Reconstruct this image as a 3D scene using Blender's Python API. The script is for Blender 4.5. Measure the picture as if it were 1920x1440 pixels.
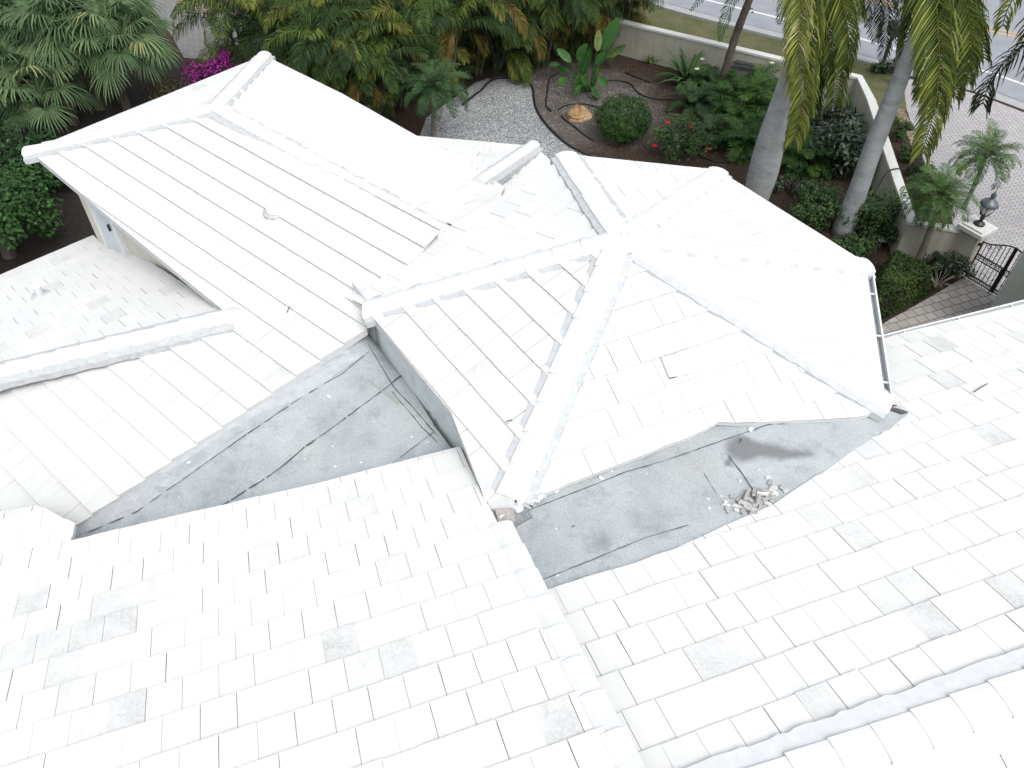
import bpy, math, random
from mathutils import Vector, Matrix
R = math.radians
scene = bpy.context.scene
for o in list(bpy.data.objects): bpy.data.objects.remove(o)

# ------------------------------------------------------------------ camera
H = 12.8                                    # drone height above the garden, metres
F_PX = 1530.0                               # focal length in pixels of the 1920 px wide photograph
ROW_X = Vector((0.9997830567, 0.0208288137, 0.0))
ROW_Y = Vector((0.0151659961, -0.7279678117, 0.6854435482))
ROW_Z = Vector((0.0142769760, -0.6852948458, -0.7281257737))
CAM = Vector((0, 0, H))
def w_of(c): return Vector((ROW_X.dot(c), ROW_Y.dot(c), ROW_Z.dot(c)))
right, up_, back = w_of(Vector((1, 0, 0))), w_of(Vector((0, -1, 0))), w_of(Vector((0, 0, -1)))
cd = bpy.data.cameras.new("camera"); cam = bpy.data.objects.new("camera", cd)
scene.collection.objects.link(cam); scene.camera = cam
cam.matrix_world = Matrix(((right.x, up_.x, back.x, 0), (right.y, up_.y, back.y, 0), (right.z, up_.z, back.z, H), (0, 0, 0, 1)))
cd.sensor_fit = 'HORIZONTAL'; cd.sensor_width = 36.0; cd.lens = F_PX / 1920 * 36.0
cd.clip_start = 0.1; cd.clip_end = 500

# ------------------------------------------------------------------ light: bright overcast noon
SUN_EL, SUN_AZ = 58.0, 150.0                # azimuth clockwise from +Y
world = bpy.data.worlds.new("World"); scene.world = world; world.use_nodes = True
nt = world.node_tree
sky = nt.nodes.new('ShaderNodeTexSky'); sky.sky_type = 'NISHITA'; sky.sun_disc = False
sky.sun_elevation = R(SUN_EL); sky.sun_rotation = R(SUN_AZ); sky.air_density = 1.0; sky.dust_density = 3.0; sky.ozone_density = 1.0
hsv = nt.nodes.new('ShaderNodeHueSaturation'); hsv.inputs['Saturation'].default_value = 0.22
bg = nt.nodes['Background']; bg.inputs['Strength'].default_value = 0.15
nt.links.new(sky.outputs[0], hsv.inputs['Color']); nt.links.new(hsv.outputs[0], bg.inputs['Color'])
sd = bpy.data.lights.new("sun", 'SUN'); sd.energy = 0.75; sd.angle = R(35); sd.color = (1.0, 0.975, 0.94)
sun = bpy.data.objects.new("sun", sd); scene.collection.objects.link(sun)
sv = Vector((math.sin(R(SUN_AZ)) * math.cos(R(SUN_EL)), math.cos(R(SUN_AZ)) * math.cos(R(SUN_EL)), math.sin(R(SUN_EL))))
sun.rotation_euler = sv.to_track_quat('Z', 'Y').to_euler(); sun.location = (0, 0, 30)
scene.view_settings.view_transform = 'Standard'; scene.view_settings.look = 'None'
scene.view_settings.exposure = 1.20; scene.view_settings.gamma = 1.0
scene.view_settings.use_curve_mapping = False

# ------------------------------------------------------------------ placing helpers
def ray(u, v): return w_of(Vector((u - 960, v - 720, F_PX))).normalized()
def at(u, v, z=0.0):                         # point of height z seen at photo pixel u, v
    d = ray(u, v); return CAM + d * ((z - H) / d.z)
def aty(u, v, y):                            # point at forward distance y
    d = ray(u, v); return CAM + d * (y / d.y)
class Plane:
    def __init__(s, n, p): s.n = n.normalized(); s.p = p; s.n = s.n if s.n.z > 0 else -s.n
    def on(s, u, v): d = ray(u, v); return CAM + d * (s.n.dot(s.p - CAM) / s.n.dot(d))
    def z(s, p): return s.p.z - (s.n.x * (p.x - s.p.x) + s.n.y * (p.y - s.p.y)) / s.n.z
def plane3(a, b, c): return Plane((b - a).cross(c - a), a)
def plane_az(az, pitch, p):
    a, q = R(az), R(pitch); return Plane(Vector((math.sin(a) * math.sin(q), math.cos(a) * math.sin(q), math.cos(q))), p)
def C(x, y, z): return Vector((x, y, z + H))  # camera relative

# ------------------------------------------------------------------ objects
def tag(o, label=None, cat=None, group=None, kind=None):
    if label: o['label'] = label
    if cat: o['category'] = cat
    if group: o['group'] = group
    if kind: o['kind'] = kind
    return o
def empty(name, loc, label, cat, group=None, rz=0):
    o = bpy.data.objects.new(name, None); scene.collection.objects.link(o)
    o.location = loc; o.rotation_euler = (0, 0, rz); o.empty_display_size = 0.2
    return tag(o, label, cat, group)
class G:                                     # a mesh being gathered
    def __init__(s): s.v = []; s.f = []; s.t = []; s.m = []
    def poly(s, pts, tone=0.5, m=0):
        b = len(s.v); s.v += [tuple(p) for p in pts]; s.f.append(tuple(range(b, b + len(pts)))); s.t.append(tone); s.m.append(m)
    def box(s, c, ax, ay, az, tone=0.5, m=0):   # centre and three half-axis vectors
        c = Vector(c); p = [c + ax * i + ay * j + az * k for k in (-1, 1) for j in (-1, 1) for i in (-1, 1)]
        b = len(s.v); s.v += [tuple(q) for q in p]
        for f in ((0, 2, 3, 1), (4, 5, 7, 6), (0, 1, 5, 4), (2, 6, 7, 3), (0, 4, 6, 2), (1, 3, 7, 5)):
            s.f.append(tuple(b + i for i in f)); s.t.append(tone); s.m.append(m)
    def tube(s, pts, r, n=6, tone=0.5, m=0, cap=True, tones=None):
        pts = [Vector(p) for p in pts]; rs = r if isinstance(r, (list, tuple)) else [r] * len(pts)
        b = len(s.v); ref = Vector((0.13, 0.31, 0.94))
        for i, p in enumerate(pts):
            t = (pts[min(i + 1, len(pts) - 1)] - pts[max(i - 1, 0)]).normalized()
            if abs(t.dot(ref)) > 0.97: ref = Vector((1, 0.1, 0))
            x = t.cross(ref).normalized(); y = t.cross(x)
            s.v += [tuple(p + (x * math.cos(2 * math.pi * k / n) + y * math.sin(2 * math.pi * k / n)) * rs[i]) for k in range(n)]
        for i in range(len(pts) - 1):
            for k in range(n):
                s.f.append((b + i * n + k, b + i * n + (k + 1) % n, b + (i + 1) * n + (k + 1) % n, b + (i + 1) * n + k)); s.t.append(tones[i] if tones else tone); s.m.append(m)
        if cap:
            s.f.append(tuple(b + k for k in range(n))[::-1]); s.f.append(tuple(b + (len(pts) - 1) * n + k for k in range(n))); s.t += [tone, tone]; s.m += [m, m]
    def lathe(s, base, prof, n=12, tone=0.5, m=0):
        s.tube([Vector(base) + Vector((0, 0, z)) for r, z in prof], [r for r, z in prof], n, tone, m)
    def prism(s, pts, thick, tone=0.5, m=0):     # polygon extruded straight down
        pts = [Vector(p) for p in pts]; n = len(pts); b = len(s.v)
        s.v += [tuple(p) for p in pts] + [tuple(p - Vector((0, 0, thick))) for p in pts]
        s.f.append(tuple(range(b, b + n))); s.f.append(tuple(range(b + 2 * n - 1, b + n - 1, -1)))
        for i in range(n):
            j = (i + 1) % n; s.f.append((b + i, b + n + i, b + n + j, b + j))
        s.t += [tone] * (n + 2); s.m += [m] * (n + 2)
    def build(s, name, mat, parent=None, smooth=False, loc=None):
        me = bpy.data.meshes.new(name)
        off = Vector(loc) if loc is not None else None
        v = [tuple(Vector(p) - off) for p in s.v] if off is not None else s.v
        me.from_pydata(v, [], s.f)
        for mt in (mat if isinstance(mat, (list, tuple)) else [mat]): me.materials.append(mt)
        at_ = me.attributes.new('tone', 'FLOAT', 'FACE'); at_.data.foreach_set('value', s.t)
        me.polygons.foreach_set('material_index', s.m)
        if smooth: me.polygons.foreach_set('use_smooth', [True] * len(s.f))
        me.update()
        o = bpy.data.objects.new(name, me); scene.collection.objects.link(o)
        if off is not None: o.location = off
        if parent: o.parent = parent
        return o
def copy_tree(o, parent=None):
    c = o.copy(); scene.collection.objects.link(c)
    if parent: c.parent = parent
    for ch in list(o.children): copy_tree(ch, c)
    return c
def copy_of(o, loc, rz=0, sc=1.0, label=None):
    c = copy_tree(o); c.location = loc; c.rotation_euler = (0, 0, rz); c.scale = (sc, sc, sc)
    if label: c['label'] = label
    return c

# ------------------------------------------------------------------ materials
class M:
    def __init__(s, name, rough=0.7, spec=0.3):
        s.mat = bpy.data.materials.new(name); s.mat.use_nodes = True; s.nt = s.mat.node_tree
        s.b = s.nt.nodes['Principled BSDF']; s.b.inputs['Roughness'].default_value = rough
        s.b.inputs['Specular IOR Level'].default_value = spec
    def n(s, t, **kw):
        x = s.nt.nodes.new(t)
        for k, v in kw.items():
            if k.startswith('_'): setattr(x, k[1:], v)
            else:
                i = x.inputs[int(k[1:])] if k[0] == 'i' and k[1:].isdigit() else x.inputs[k.replace('__', ' ')]
                if hasattr(v, 'is_linked'): s.nt.links.new(v, i)
                else: i.default_value = v
        return x
    def pos(s, obj=False):
        if obj: return s.n('ShaderNodeTexCoord').outputs['Object']
        return s.n('ShaderNodeNewGeometry').outputs['Position']
    def noise(s, scale, detail=4, rough=0.6, vec=None, obj=False):
        return s.n('ShaderNodeTexNoise', Vector=vec if vec is not None else s.pos(obj), Scale=scale, Detail=detail, Roughness=rough).outputs['Fac']
    def ramp(s, fac, stops, interp='LINEAR'):
        x = s.n('ShaderNodeValToRGB'); cr = x.color_ramp; cr.interpolation = interp
        while len(cr.elements) < len(stops): cr.elements.new(0.5)
        for e, (p, c) in zip(cr.elements, stops): e.position = p; e.color = (*c, 1) if len(c) == 3 else c
        s.nt.links.new(fac, x.inputs[0]); return x.outputs[0]
    def mix(s, fac, a, b, blend='MIX'):
        x = s.n('ShaderNodeMix', _data_type='RGBA', _blend_type=blend)
        for i, v in ((0, fac), (6, a), (7, b)):
            if hasattr(v, 'is_linked'): s.nt.links.new(v, x.inputs[i])
            elif i == 0: x.inputs[0].default_value = v
            else: x.inputs[i].default_value = (*v, 1)
        return x.outputs[2]
    def math(s, op, a, b=0.0, c=0.0):
        x = s.n('ShaderNodeMath', _operation=op)
        for i, v in enumerate((a, b, c)):
            if hasattr(v, 'is_linked'): s.nt.links.new(v, x.inputs[i])
            else: x.inputs[i].default_value = v
        return x.outputs[0]
    def attr(s, name='tone'): return s.n('ShaderNodeAttribute', _attribute_name=name).outputs['Fac']
    def col(s, c):
        if hasattr(c, 'is_linked'): s.nt.links.new(c, s.b.inputs['Base Color'])
        else: s.b.inputs['Base Color'].default_value = (*c, 1)
        return s
    def bump(s, h, strength=0.3, dist=0.01):
        x = s.n('ShaderNodeBump', Strength=strength, Distance=dist, Height=h); s.nt.links.new(x.outputs[0], s.b.inputs['Normal']); return s
def scaled(m, sx, sy, sz, rz=0, obj=False):
    return m.n('ShaderNodeMapping', Vector=m.pos(obj), Scale=(sx, sy, sz), Rotation=(0, 0, rz)).outputs[0]

def tile_material(name, streak_az, sk=0.28, dim=1.0):
    m = M(name, 0.75, 0.25)
    t = m.attr()                                           # 0 clean .. 1 weathered, per tile; side faces add painted shade
    base = m.ramp(m.noise(0.7, 3), [(0.3, tuple(dim * x for x in (0.512, 0.517, 0.512))), (0.7, tuple(dim * x for x in (0.55, 0.552, 0.54)))])
    st = m.noise(1.0, 5, 0.7, m.n('ShaderNodeMapping', Vector=m.n('ShaderNodeVectorRotate', _rotation_type='Z_AXIS', Vector=m.pos(), Angle=R(streak_az)).outputs[0], Scale=(22, 1.6, 2)).outputs[0])
    c = m.mix(m.math('MULTIPLY', m.ramp(st, [(0.5, (0, 0, 0)), (0.75, (1, 1, 1))]), sk), base, (0.37, 0.385, 0.395))
    mot = m.ramp(m.noise(30, 6, 0.75), [(0.35, (0, 0, 0)), (0.6, (1, 1, 1))])
    blot = m.ramp(m.noise(3.2, 3), [(0.4, (0.25, 0.25, 0.25)), (0.65, (1, 1, 1))])
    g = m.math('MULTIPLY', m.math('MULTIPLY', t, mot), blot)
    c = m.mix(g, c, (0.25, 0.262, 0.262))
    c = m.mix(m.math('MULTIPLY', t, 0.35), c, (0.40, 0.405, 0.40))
    sp = m.ramp(m.noise(55, 2), [(0.70, (0, 0, 0)), (0.76, (1, 1, 1))])
    c = m.mix(m.math('MULTIPLY', sp, 0.18), c, (0.22, 0.22, 0.21))
    return m.col(c).bump(m.noise(60, 4), 0.12, 0.003).mat
T_L = tile_material('roof_tile_white_near', -20); T_T = tile_material('roof_tile_white_turret', 25, .2, .93); T_W = tile_material('roof_tile_white_wing', 43.5, .6, .90)
T_D = tile_material('roof_tile_white_low', -46.5, .4, .93)
def plain(name, c, rough=0.7, nz=0.12, sc=8, spec=0.3, bump=0.0):
    m = M(name, rough, spec); n_ = m.noise(sc, 5)
    a = tuple(x * (1 - nz) for x in c); b = tuple(min(1, x * (1 + nz)) for x in c)
    m.col(m.ramp(n_, [(0.3, a), (0.7, b)]))
    if bump: m.bump(m.noise(sc * 6, 4), bump, 0.01)
    return m.mat
MORTAR = plain('mortar', (0.35, 0.365, 0.37), 0.9, 0.12, 14, bump=0.4)
MORTAR_T = plain('mortar_turret', (0.355, 0.37, 0.378), 0.9, 0.10, 12, bump=0.3)
MORTAR_L = plain('mortar_light', (0.50, 0.515, 0.52), 0.9, 0.06, 10, bump=0.3)
CAP_W = plain('cap_white', (0.50, 0.51, 0.51), 0.7, 0.06, 5)
DECK = plain('deck_white', (0.43, 0.44, 0.44), 0.8, 0.06, 6)
TRIM = plain('trim_white', (0.52, 0.535, 0.54), 0.5, 0.04, 6)
GUT_IN = plain('gutter_inside', (0.30, 0.325, 0.335), 0.6, 0.25, 9)
DARK = plain('dark_gap', (0.03, 0.03, 0.03), 0.8)
STUCCO = plain('house_stucco_cream', (0.43, 0.42, 0.37), 0.85, 0.05, 3, bump=0.2)
STUCCO_G = plain('stucco_grey_green', (0.27, 0.30, 0.27), 0.9, 0.08, 2.5, bump=0.3)
WINDOW_W = plain('window_white', (0.41, 0.45, 0.475), 0.35, 0.05, 3)

def membrane_material():
    m = M('membrane_grey', 0.95, 0.15)
    big = m.noise(1.1, 5, 0.65)
    c = m.ramp(big, [(0.3, (0.245, 0.27, 0.285)), (0.5, (0.30, 0.325, 0.336)), (0.72, (0.345, 0.365, 0.37))])
    pat = m.ramp(m.noise(2.6, 6, 0.75), [(0.52, (0, 0, 0)), (0.66, (1, 1, 1))])
    c = m.mix(m.math('MULTIPLY', pat, 0.62), c, (0.19, 0.213, 0.225))
    warm = m.ramp(m.noise(0.9, 2, 0.5), [(0.55, (0, 0, 0)), (0.75, (1, 1, 1))])
    c = m.mix(m.math('MULTIPLY', warm, 0.35), c, (0.31, 0.307, 0.285))
    gr = m.noise(75, 3, 0.9)
    c = m.mix(0.75, c, m.ramp(gr, [(0.3, (0.5, 0.5, 0.5)), (0.5, (0.95, 0.95, 0.95)), (0.72, (1.3, 1.3, 1.3))]), 'MULTIPLY')
    # the tongue of dark silt left by standing water, and two smaller stains
    def spot(a, b, r, soft, dark):
        nonlocal c
        p = m.pos(); wob = m.n('ShaderNodeVectorMath', _operation='SCALE', i0=m.n('ShaderNodeTexNoise', Vector=p, Scale=2.2, Detail=3.0).outputs['Color'], Scale=0.3).outputs[0]
        q = m.n('ShaderNodeVectorMath', _operation='ADD', i0=p, i1=wob).outputs[0]
        q = m.n('ShaderNodeVectorMath', _operation='SUBTRACT', i0=q, i1=(a.x + 0.15, a.y + 0.15, a.z + 0.15)).outputs[0]
        ab = b - a; L = ab.length
        d = m.n('ShaderNodeVectorMath', _operation='DOT_PRODUCT', i0=q, i1=tuple(ab / L)).outputs['Value']
        t = m.math('MULTIPLY', m.math('MINIMUM', m.math('MAXIMUM', d, 0.0), L), 1.0)
        pr = m.n('ShaderNodeVectorMath', _operation='SCALE', i0=tuple(ab / L)); m.nt.links.new(t, pr.inputs['Scale'])
        dist = m.n('ShaderNodeVectorMath', _operation='LENGTH', i0=m.n('ShaderNodeVectorMath', _operation='SUBTRACT', i0=q, i1=pr.outputs[0]).outputs[0]).outputs['Value']
        rad = m.math('SUBTRACT', r, m.math('MULTIPLY', t, r * 0.62 / L))
        mk = m.n('ShaderNodeMapRange', _interpolation_type='SMOOTHSTEP', Value=m.math('SUBTRACT', rad, dist), i1=-soft * 0.3, i2=soft).outputs[0]
        c = m.mix(m.math('MULTIPLY', mk, 0.85 if dark < 0.18 else 0.5), c, (dark, dark * 1.04, dark * 1.08))
    spot(GR.on(1395, 845), GR.on(1520, 850), 0.25, 0.12, 0.115)
    spot(GR.on(1372, 868), GR.on(1378, 872), 0.08, 0.06, 0.12)
    spot(GR.on(1135, 1015), GR.on(1150, 1010), 0.17, 0.22, 0.17)
    spot(GR.on(1240, 975), GR.on(1270, 970), 0.2, 0.3, 0.19)
    return m.col(c).bump(gr, 0.5, 0.004).mat

# ------------------------------------------------------------------ roof planes (solved from the tile grid)
def on_n(n, p): return Plane(Vector(n), C(*p))
PL = on_n((-0.1295, 0.25729, 0.95762), (-1.5879, 4.5404, -7.7479))
PR = on_n((-0.11419, 0.27618, 0.9543), (2.174, 4.55, -7.6352))
apex = C(1.415, 8.9, -6.55); cS = C(.03, 5.555, -7.745); cW = C(-2.05, 8.66, -7.7); cE = C(4.84, 7.15, -7.8)
PA = plane3(apex, cS, cW); PB = plane3(apex, cS, cE)
PW = plane_az(-136.5, 16, at(145, 985, H - 9.2))
ridge0 = PW.on(405, 203); ridge0.z = H - 7.51; ridge1 = at(833, 436, H - 7.51)
eaveA = PW.on(57, 285); eaveB = at(495, 107, eaveA.z)
PX = plane3(ridge0, ridge1, eaveB); PY = plane3(ridge0, eaveA, eaveB)
lowtop = PW.on(430, 597); PD = plane_az(-46.5, 16, lowtop)
PF = plane3(apex, at(833, 436, H - 7.55), cW)
cNW = PF.on(1063, 293); cN = at(1345, 322, H - 7.75); cNE = at(1622, 497, H - 7.78)
class Ruled:                                 # shallow valley between the right slope and the turret eave
    def __init__(s, low, high, n=10):
        s.rows = []
        for (a, b) in zip(low, high):
            s.rows.append([a + (b - a) * (i / n) for i in range(n + 1)])
        s.px = [[project(p) for p in r] for r in s.rows]
    def on(s, u, v):
        best = None
        for r, q in zip(s.rows, s.px):
            for p, (x, y) in zip(r, q):
                d = (x - u) ** 2 + (y - v) ** 2 + 4
                if best is None: best = [0, 0]
                w = 1 / d ** 2.5; best[0] += w * p.z; best[1] += w
        return at(u, v, best[0] / best[1])
def project(p):
    d = p - CAM; x = Vector((right.dot(d), -up_.dot(d), -back.dot(d))); return 960 + F_PX * x.x / x.z, 720 + F_PX * x.y / x.z
_lo = [(985, 1130), (1100, 1100), (1200, 1071), (1300, 1030), (1380, 996), (1460, 962), (1520, 925), (1590, 875), (1640, 848), (1680, 815), (1715, 780)]
_hi = [(905, 935), (990, 930), (1080, 893), (1160, 862), (1240, 830), (1320, 795), (1400, 780), (1500, 777), (1570, 773), (1635, 765), (1690, 752)]
def _fine(px, m=4):
    o = []
    for a, b in zip(px, px[1:]):
        o += [(a[0] + (b[0] - a[0]) * i / m, a[1] + (b[1] - a[1]) * i / m) for i in range(m)]
    return o + [px[-1]]
GR = Ruled([PR.on(*q) - Vector((0, 0, .05)) for q in _fine(_lo)], [PB.on(*q) - Vector((0, 0, .085)) for q in _fine(_hi)])
MEM = membrane_material()
SEAM = plain('membrane_seam', (0.07, 0.075, 0.08), 0.9, 0.3, 12)

house = empty('house', (0, 9, 0), 'white tiled house with hipped wings round a low octagonal turret and grey flat roof valleys', 'house')
HOFF = Vector((0, 9, 0))
def hpart(g, name, mat, parent=None, smooth=False):
    o = g.build(name, mat, None, smooth)
    if parent is None: o.parent = house; o.location = -HOFF
    else: o.parent = parent
    return o

def clip(poly, x0, x1, y0, y1):
    def cut(ps, f, ins):
        out = []
        for i in range(len(ps)):
            a, b = ps[i], ps[(i + 1) % len(ps)]; fa, fb = f(a), f(b)
            if fa >= 0: out.append(a)
            if (fa > 0 and fb < 0) or (fa < 0 and fb > 0):
                t = fa / (fa - fb); out.append((a[0] + (b[0] - a[0]) * t, a[1] + (b[1] - a[1]) * t))
        return out
    for f in (lambda p: p[0] - x0, lambda p: x1 - p[0], lambda p: p[1] - y0, lambda p: y1 - p[1]):
        poly = cut(poly, f, 0)
        if len(poly) < 3: return []
    res = []
    for p in poly:
        if not res or (abs(p[0] - res[-1][0]) + abs(p[1] - res[-1][1])) > 1e-5: res.append(p)
    if len(res) > 2 and abs(res[0][0] - res[-1][0]) + abs(res[0][1] - res[-1][1]) < 1e-5: res.pop()
    again = True
    while again and len(res) > 2:                # drop zero-width spikes
        again = False
        for i in range(len(res)):
            a, b, c = res[i - 1], res[i], res[(i + 1) % len(res)]
            ux, uy, vx, vy = b[0] - a[0], b[1] - a[1], c[0] - b[0], c[1] - b[1]
            if abs(ux * vy - uy * vx) < 1e-7 and ux * vx + uy * vy <= 0: res.pop(i); again = True; break
    return res
def area(p): return 0.5 * abs(sum(p[i][0] * p[(i + 1) % len(p)][1] - p[(i + 1) % len(p)][0] * p[i][1] for i in range(len(p))))

def tiled(plane, poly, org, h, w, e, even, mat, label, dark=(), seed=1, T=0.034, gap=0.0045, deck=0.16, worn=0.05, deck_mat=None, jit=1.0, edge=.25):
    rnd = random.Random(seed); N = plane.n
    h = Vector(h); h = (h - N * h.dot(N)).normalized(); u = N.cross(h); u = u if u.z > 0 else -u
    org = org - N * N.dot(org - plane.p)
    P2 = [((p - org).dot(h), (p - org).dot(u)) for p in poly]
    x0, x1 = min(p[0] for p in P2), max(p[0] for p in P2); y0, y1 = min(p[1] for p in P2), max(p[1] for p in P2)
    dk = [((p - org).dot(h), (p - org).dot(u), a) for p, a in dark]
    g = G()
    for r in range(math.floor(y0 / e), math.ceil(y1 / e)):
        off = even if r % 2 == 0 else (even + 0.5) % 1
        bw = rnd.uniform(-0.006, 0.006) * jit
        for k in range(math.floor(x0 / w - off) - 1, math.ceil(x1 / w - off) + 1):
            a0 = (k + off) * w + rnd.uniform(-0.004, 0.004); a1 = (k + off + 1) * w + rnd.uniform(-0.004, 0.004)
            b0 = r * e + bw + rnd.uniform(-0.007, 0.007) * jit; b1 = (r + 1) * e + 0.02
            pg = clip(P2, a0 + gap / 2, a1 - gap / 2, b0, b1)
            if len(pg) < 3 or area(pg) < 2e-4: continue
            tone = rnd.random() ** 3 * 0.16
            if rnd.random() < worn: tone = rnd.uniform(0.3, 0.6)
            for dx, dy, am in dk:
                if a0 <= dx < a1 and r * e <= dy < (r + 1) * e: tone = am
            lift = rnd.uniform(0, 0.006) * jit; tx = rnd.uniform(-0.004, 0.004) * jit
            def hh(p): return 0.004 + lift + T * (1 - (p[1] - b0) / e) + tx * (p[0] - a0) / w
            top = [org + h * p[0] + u * p[1] + N * hh(p) for p in pg]
            low = [org + h * p[0] + u * p[1] - N * 0.015 for p in pg]
            nrm = Vector((0, 0, 0))
            for i in range(len(top)): nrm += (top[i] - top[0]).cross(top[(i + 1) % len(top)] - top[0])
            if nrm.dot(N) < 0: top.reverse(); low.reverse()
            g.poly(top, tone)
            for i in range(len(top)):
                j = (i + 1) % len(top); g.poly([top[i], low[i], low[j], top[j]], min(1, tone + edge))  # side faces toned darker to paint in the shadow line along each course
    o = hpart(g, 'tile_roof', mat)
    if label: o['label'] = label
    d = G(); d.prism([p - N * 0.004 for p in poly], deck)
    hpart(d, 'roof_deck', deck_mat or DECK, o)
    return o

def caps(name, a, b, wid=0.30, hgt=0.085, L=0.37, mortar=True, seed=3, mw=0.42, lift=0.02, mat=None, low=False, slope=.22):
    """cap tiles laid from the low end a up to b, bedded in mortar"""
    rnd = random.Random(seed); t = (b - a); n = max(1, round(t.length / L)); st = t / n; tn = t.normalized()
    side = tn.cross(Vector((0, 0, 1))).normalized(); nu = side.cross(tn); nu = nu if nu.z > 0 else -nu
    prof = [(-.5, -1.3), (-.47, -.15), (-.30, .55), (-.12, .92), (.12, .92), (.30, .55), (.47, -.15), (.5, -1.3)]
    g = G()
    for i in range(n):
        p0 = a + st * i - tn * 0.02; p1 = a + st * (i + 1) + tn * 0.03
        j = rnd.uniform(-.008, .008); up0 = lift + (0.010 if low else 0.024); up1 = lift
        A = [p0 + side * (x * wid * 1.03 + j) + nu * (y * hgt + up0) for x, y in prof]
        B = [p1 + side * (x * wid * 0.94 + j) + nu * (y * hgt + up1) for x, y in prof]
        tone = rnd.random() * 0.3
        for q in range(len(prof) - 1): g.poly([A[q], B[q], B[q + 1], A[q + 1]], tone)
        g.poly(A, tone); g.poly(B[::-1], tone)
    o = hpart(g, name, mat or CAP_W)
    if mortar:
        m = G(); k = int(t.length / 0.09) + 2; prev = None
        for i in range(k + 1):
            p = a + t * (i / k); ww = mw * (1 + rnd.uniform(-.04, .04)) / 2
            hh = lift - 0.005
            dz = nu * (-ww * slope); r1_, r2_ = rnd.uniform(-.005, .005), rnd.uniform(-.005, .005)
            row = [p - side * ww * 1.04 + dz - nu * .06, p - side * ww + dz + nu * (0.036 + r1_), p - side * ww * .3 + nu * hh, p + side * ww * .3 + nu * hh, p + side * ww + dz + nu * (0.036 + r2_), p + side * ww * 1.04 + dz - nu * .06]
            if prev:
                for q in range(5): m.poly([prev[q], prev[q + 1], row[q + 1], row[q]])
            prev = row
        hpart(m, 'mortar_bed', MORTAR_L if low == 'flat' else MORTAR_T if low else MORTAR, o)
    return o

def onp(plane, px): return [plane.on(u, v) for u, v in px]
# near left slope
L_POLY = onp(PL, [(134, 1016), (142, 984), (72, 949), (0, 962), (-300, 1010), (-420, 1500), (-300, 1700), (1285, 1640), (1182, 1440), (1015, 1110), (936, 985), (905, 930), (862, 838), (600, 906), (300, 976)])
tiled(PL, L_POLY, C(-1.5879, 4.5404, -7.7479), (0.9453, 0.3236, 0), .33, .394, .5, T_L, None, seed=11, deck=.05, T=.022, edge=0,
      dark=[(PL.on(u, v), a * .8) for u, v, a in [(155, 1190, .8), (222, 1172, .75), (95, 1200, .45), (215, 1330, .9), (150, 1345, .4), (640, 1212, .95), (195, 1135, .4), (255, 1125, .4), (720, 1062, .35), (690, 1250, .4), (495, 1040, .35), (130, 1300, .4), (665, 975, .3)]])
# rake edge of the raised left slope
ra, rb = PL.on(938, 988), PL.on(1290, 1650)
caps('rake_cap', ra + Vector((.0, 0, -.06)), rb + Vector((.0, 0, -.06)), wid=0.30, hgt=0.035, L=.39, mortar=False, lift=0.045)
g = G(); rk = [ra + Vector((.09, .02, 0)), rb + Vector((.09, 0, 0))]
g.poly([rk[0] + Vector((0, 0, -.03)), rk[1] + Vector((0, 0, -.03)), rk[1] + Vector((0, 0, -.75)), rk[0] + Vector((0, 0, -.6))])
hpart(g, 'rake_board', DECK)
# near right slope
R_POLY = onp(PR, [(1012, 1111), (1090, 1088), (1190, 1059), (1255, 1033), (1318, 1006), (1365, 984), (1409, 965), (1453, 946), (1490, 921), (1540, 889), (1571, 867), (1605, 843), (1619, 830), (1652, 817), (1671, 790), (1702, 775), (1662, 752), (1600, 700), (1618, 648), (1700, 624), (1920, 572), (2400, 450), (2500, 1000), (1920, 1244), (1720, 1318), (1400, 1442), (1320, 1478), (1270, 1580), (1190, 1450)])
tiled(PR, R_POLY, C(2.174, 4.55, -7.6352), (0.9396, 0.342, 0), .33, .4177, .5, T_L, None, seed=5, T=.022, edge=0,
      dark=[(PR.on(u, v), a) for u, v, a in [(1580, 990, .45), (1890, 1105, .7), (1860, 810, .6), (1535, 1290, .45), (1350, 1220, .4), (1680, 1095, .35), (1390, 1220, .35), (1640, 1120, .4)]])
# ridge and the slope beyond it towards the camera
rr0, rr1 = PR.on(1330, 1494), PR.on(1990, 1254)
P2 = plane_az(158, 17, rr0); rr1.z = P2.z(rr1)
R2_POLY = [rr0, rr1, rr1 + (rr1 - rr0).normalized() * 2.5, rr1 + (rr1 - rr0).normalized() * 3.5 + Vector((.9, -4.2, 0)), rr0 + Vector((1.4, -5.2, 0))]
for p in R2_POLY[2:]: p.z = P2.z(p)
tiled(P2, R2_POLY, P2.on(1813, 1368), (rr1 - rr0), .33, .40, 0, T_L, None, seed=8, worn=0.2, T=.022, edge=0)
def ridge_line(u0, v0, u1, v1): return PR.on(u0, v0), PR.on(u1, v1)
a, b = ridge_line(1240, 1548, 2400, 1117)
caps('ridge_cap', a + Vector((0, 0, .02)), b + Vector((0, 0, .02)), wid=0.34, hgt=0.022, L=.40, mw=0.68, lift=.03, low='flat', slope=.30)
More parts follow.
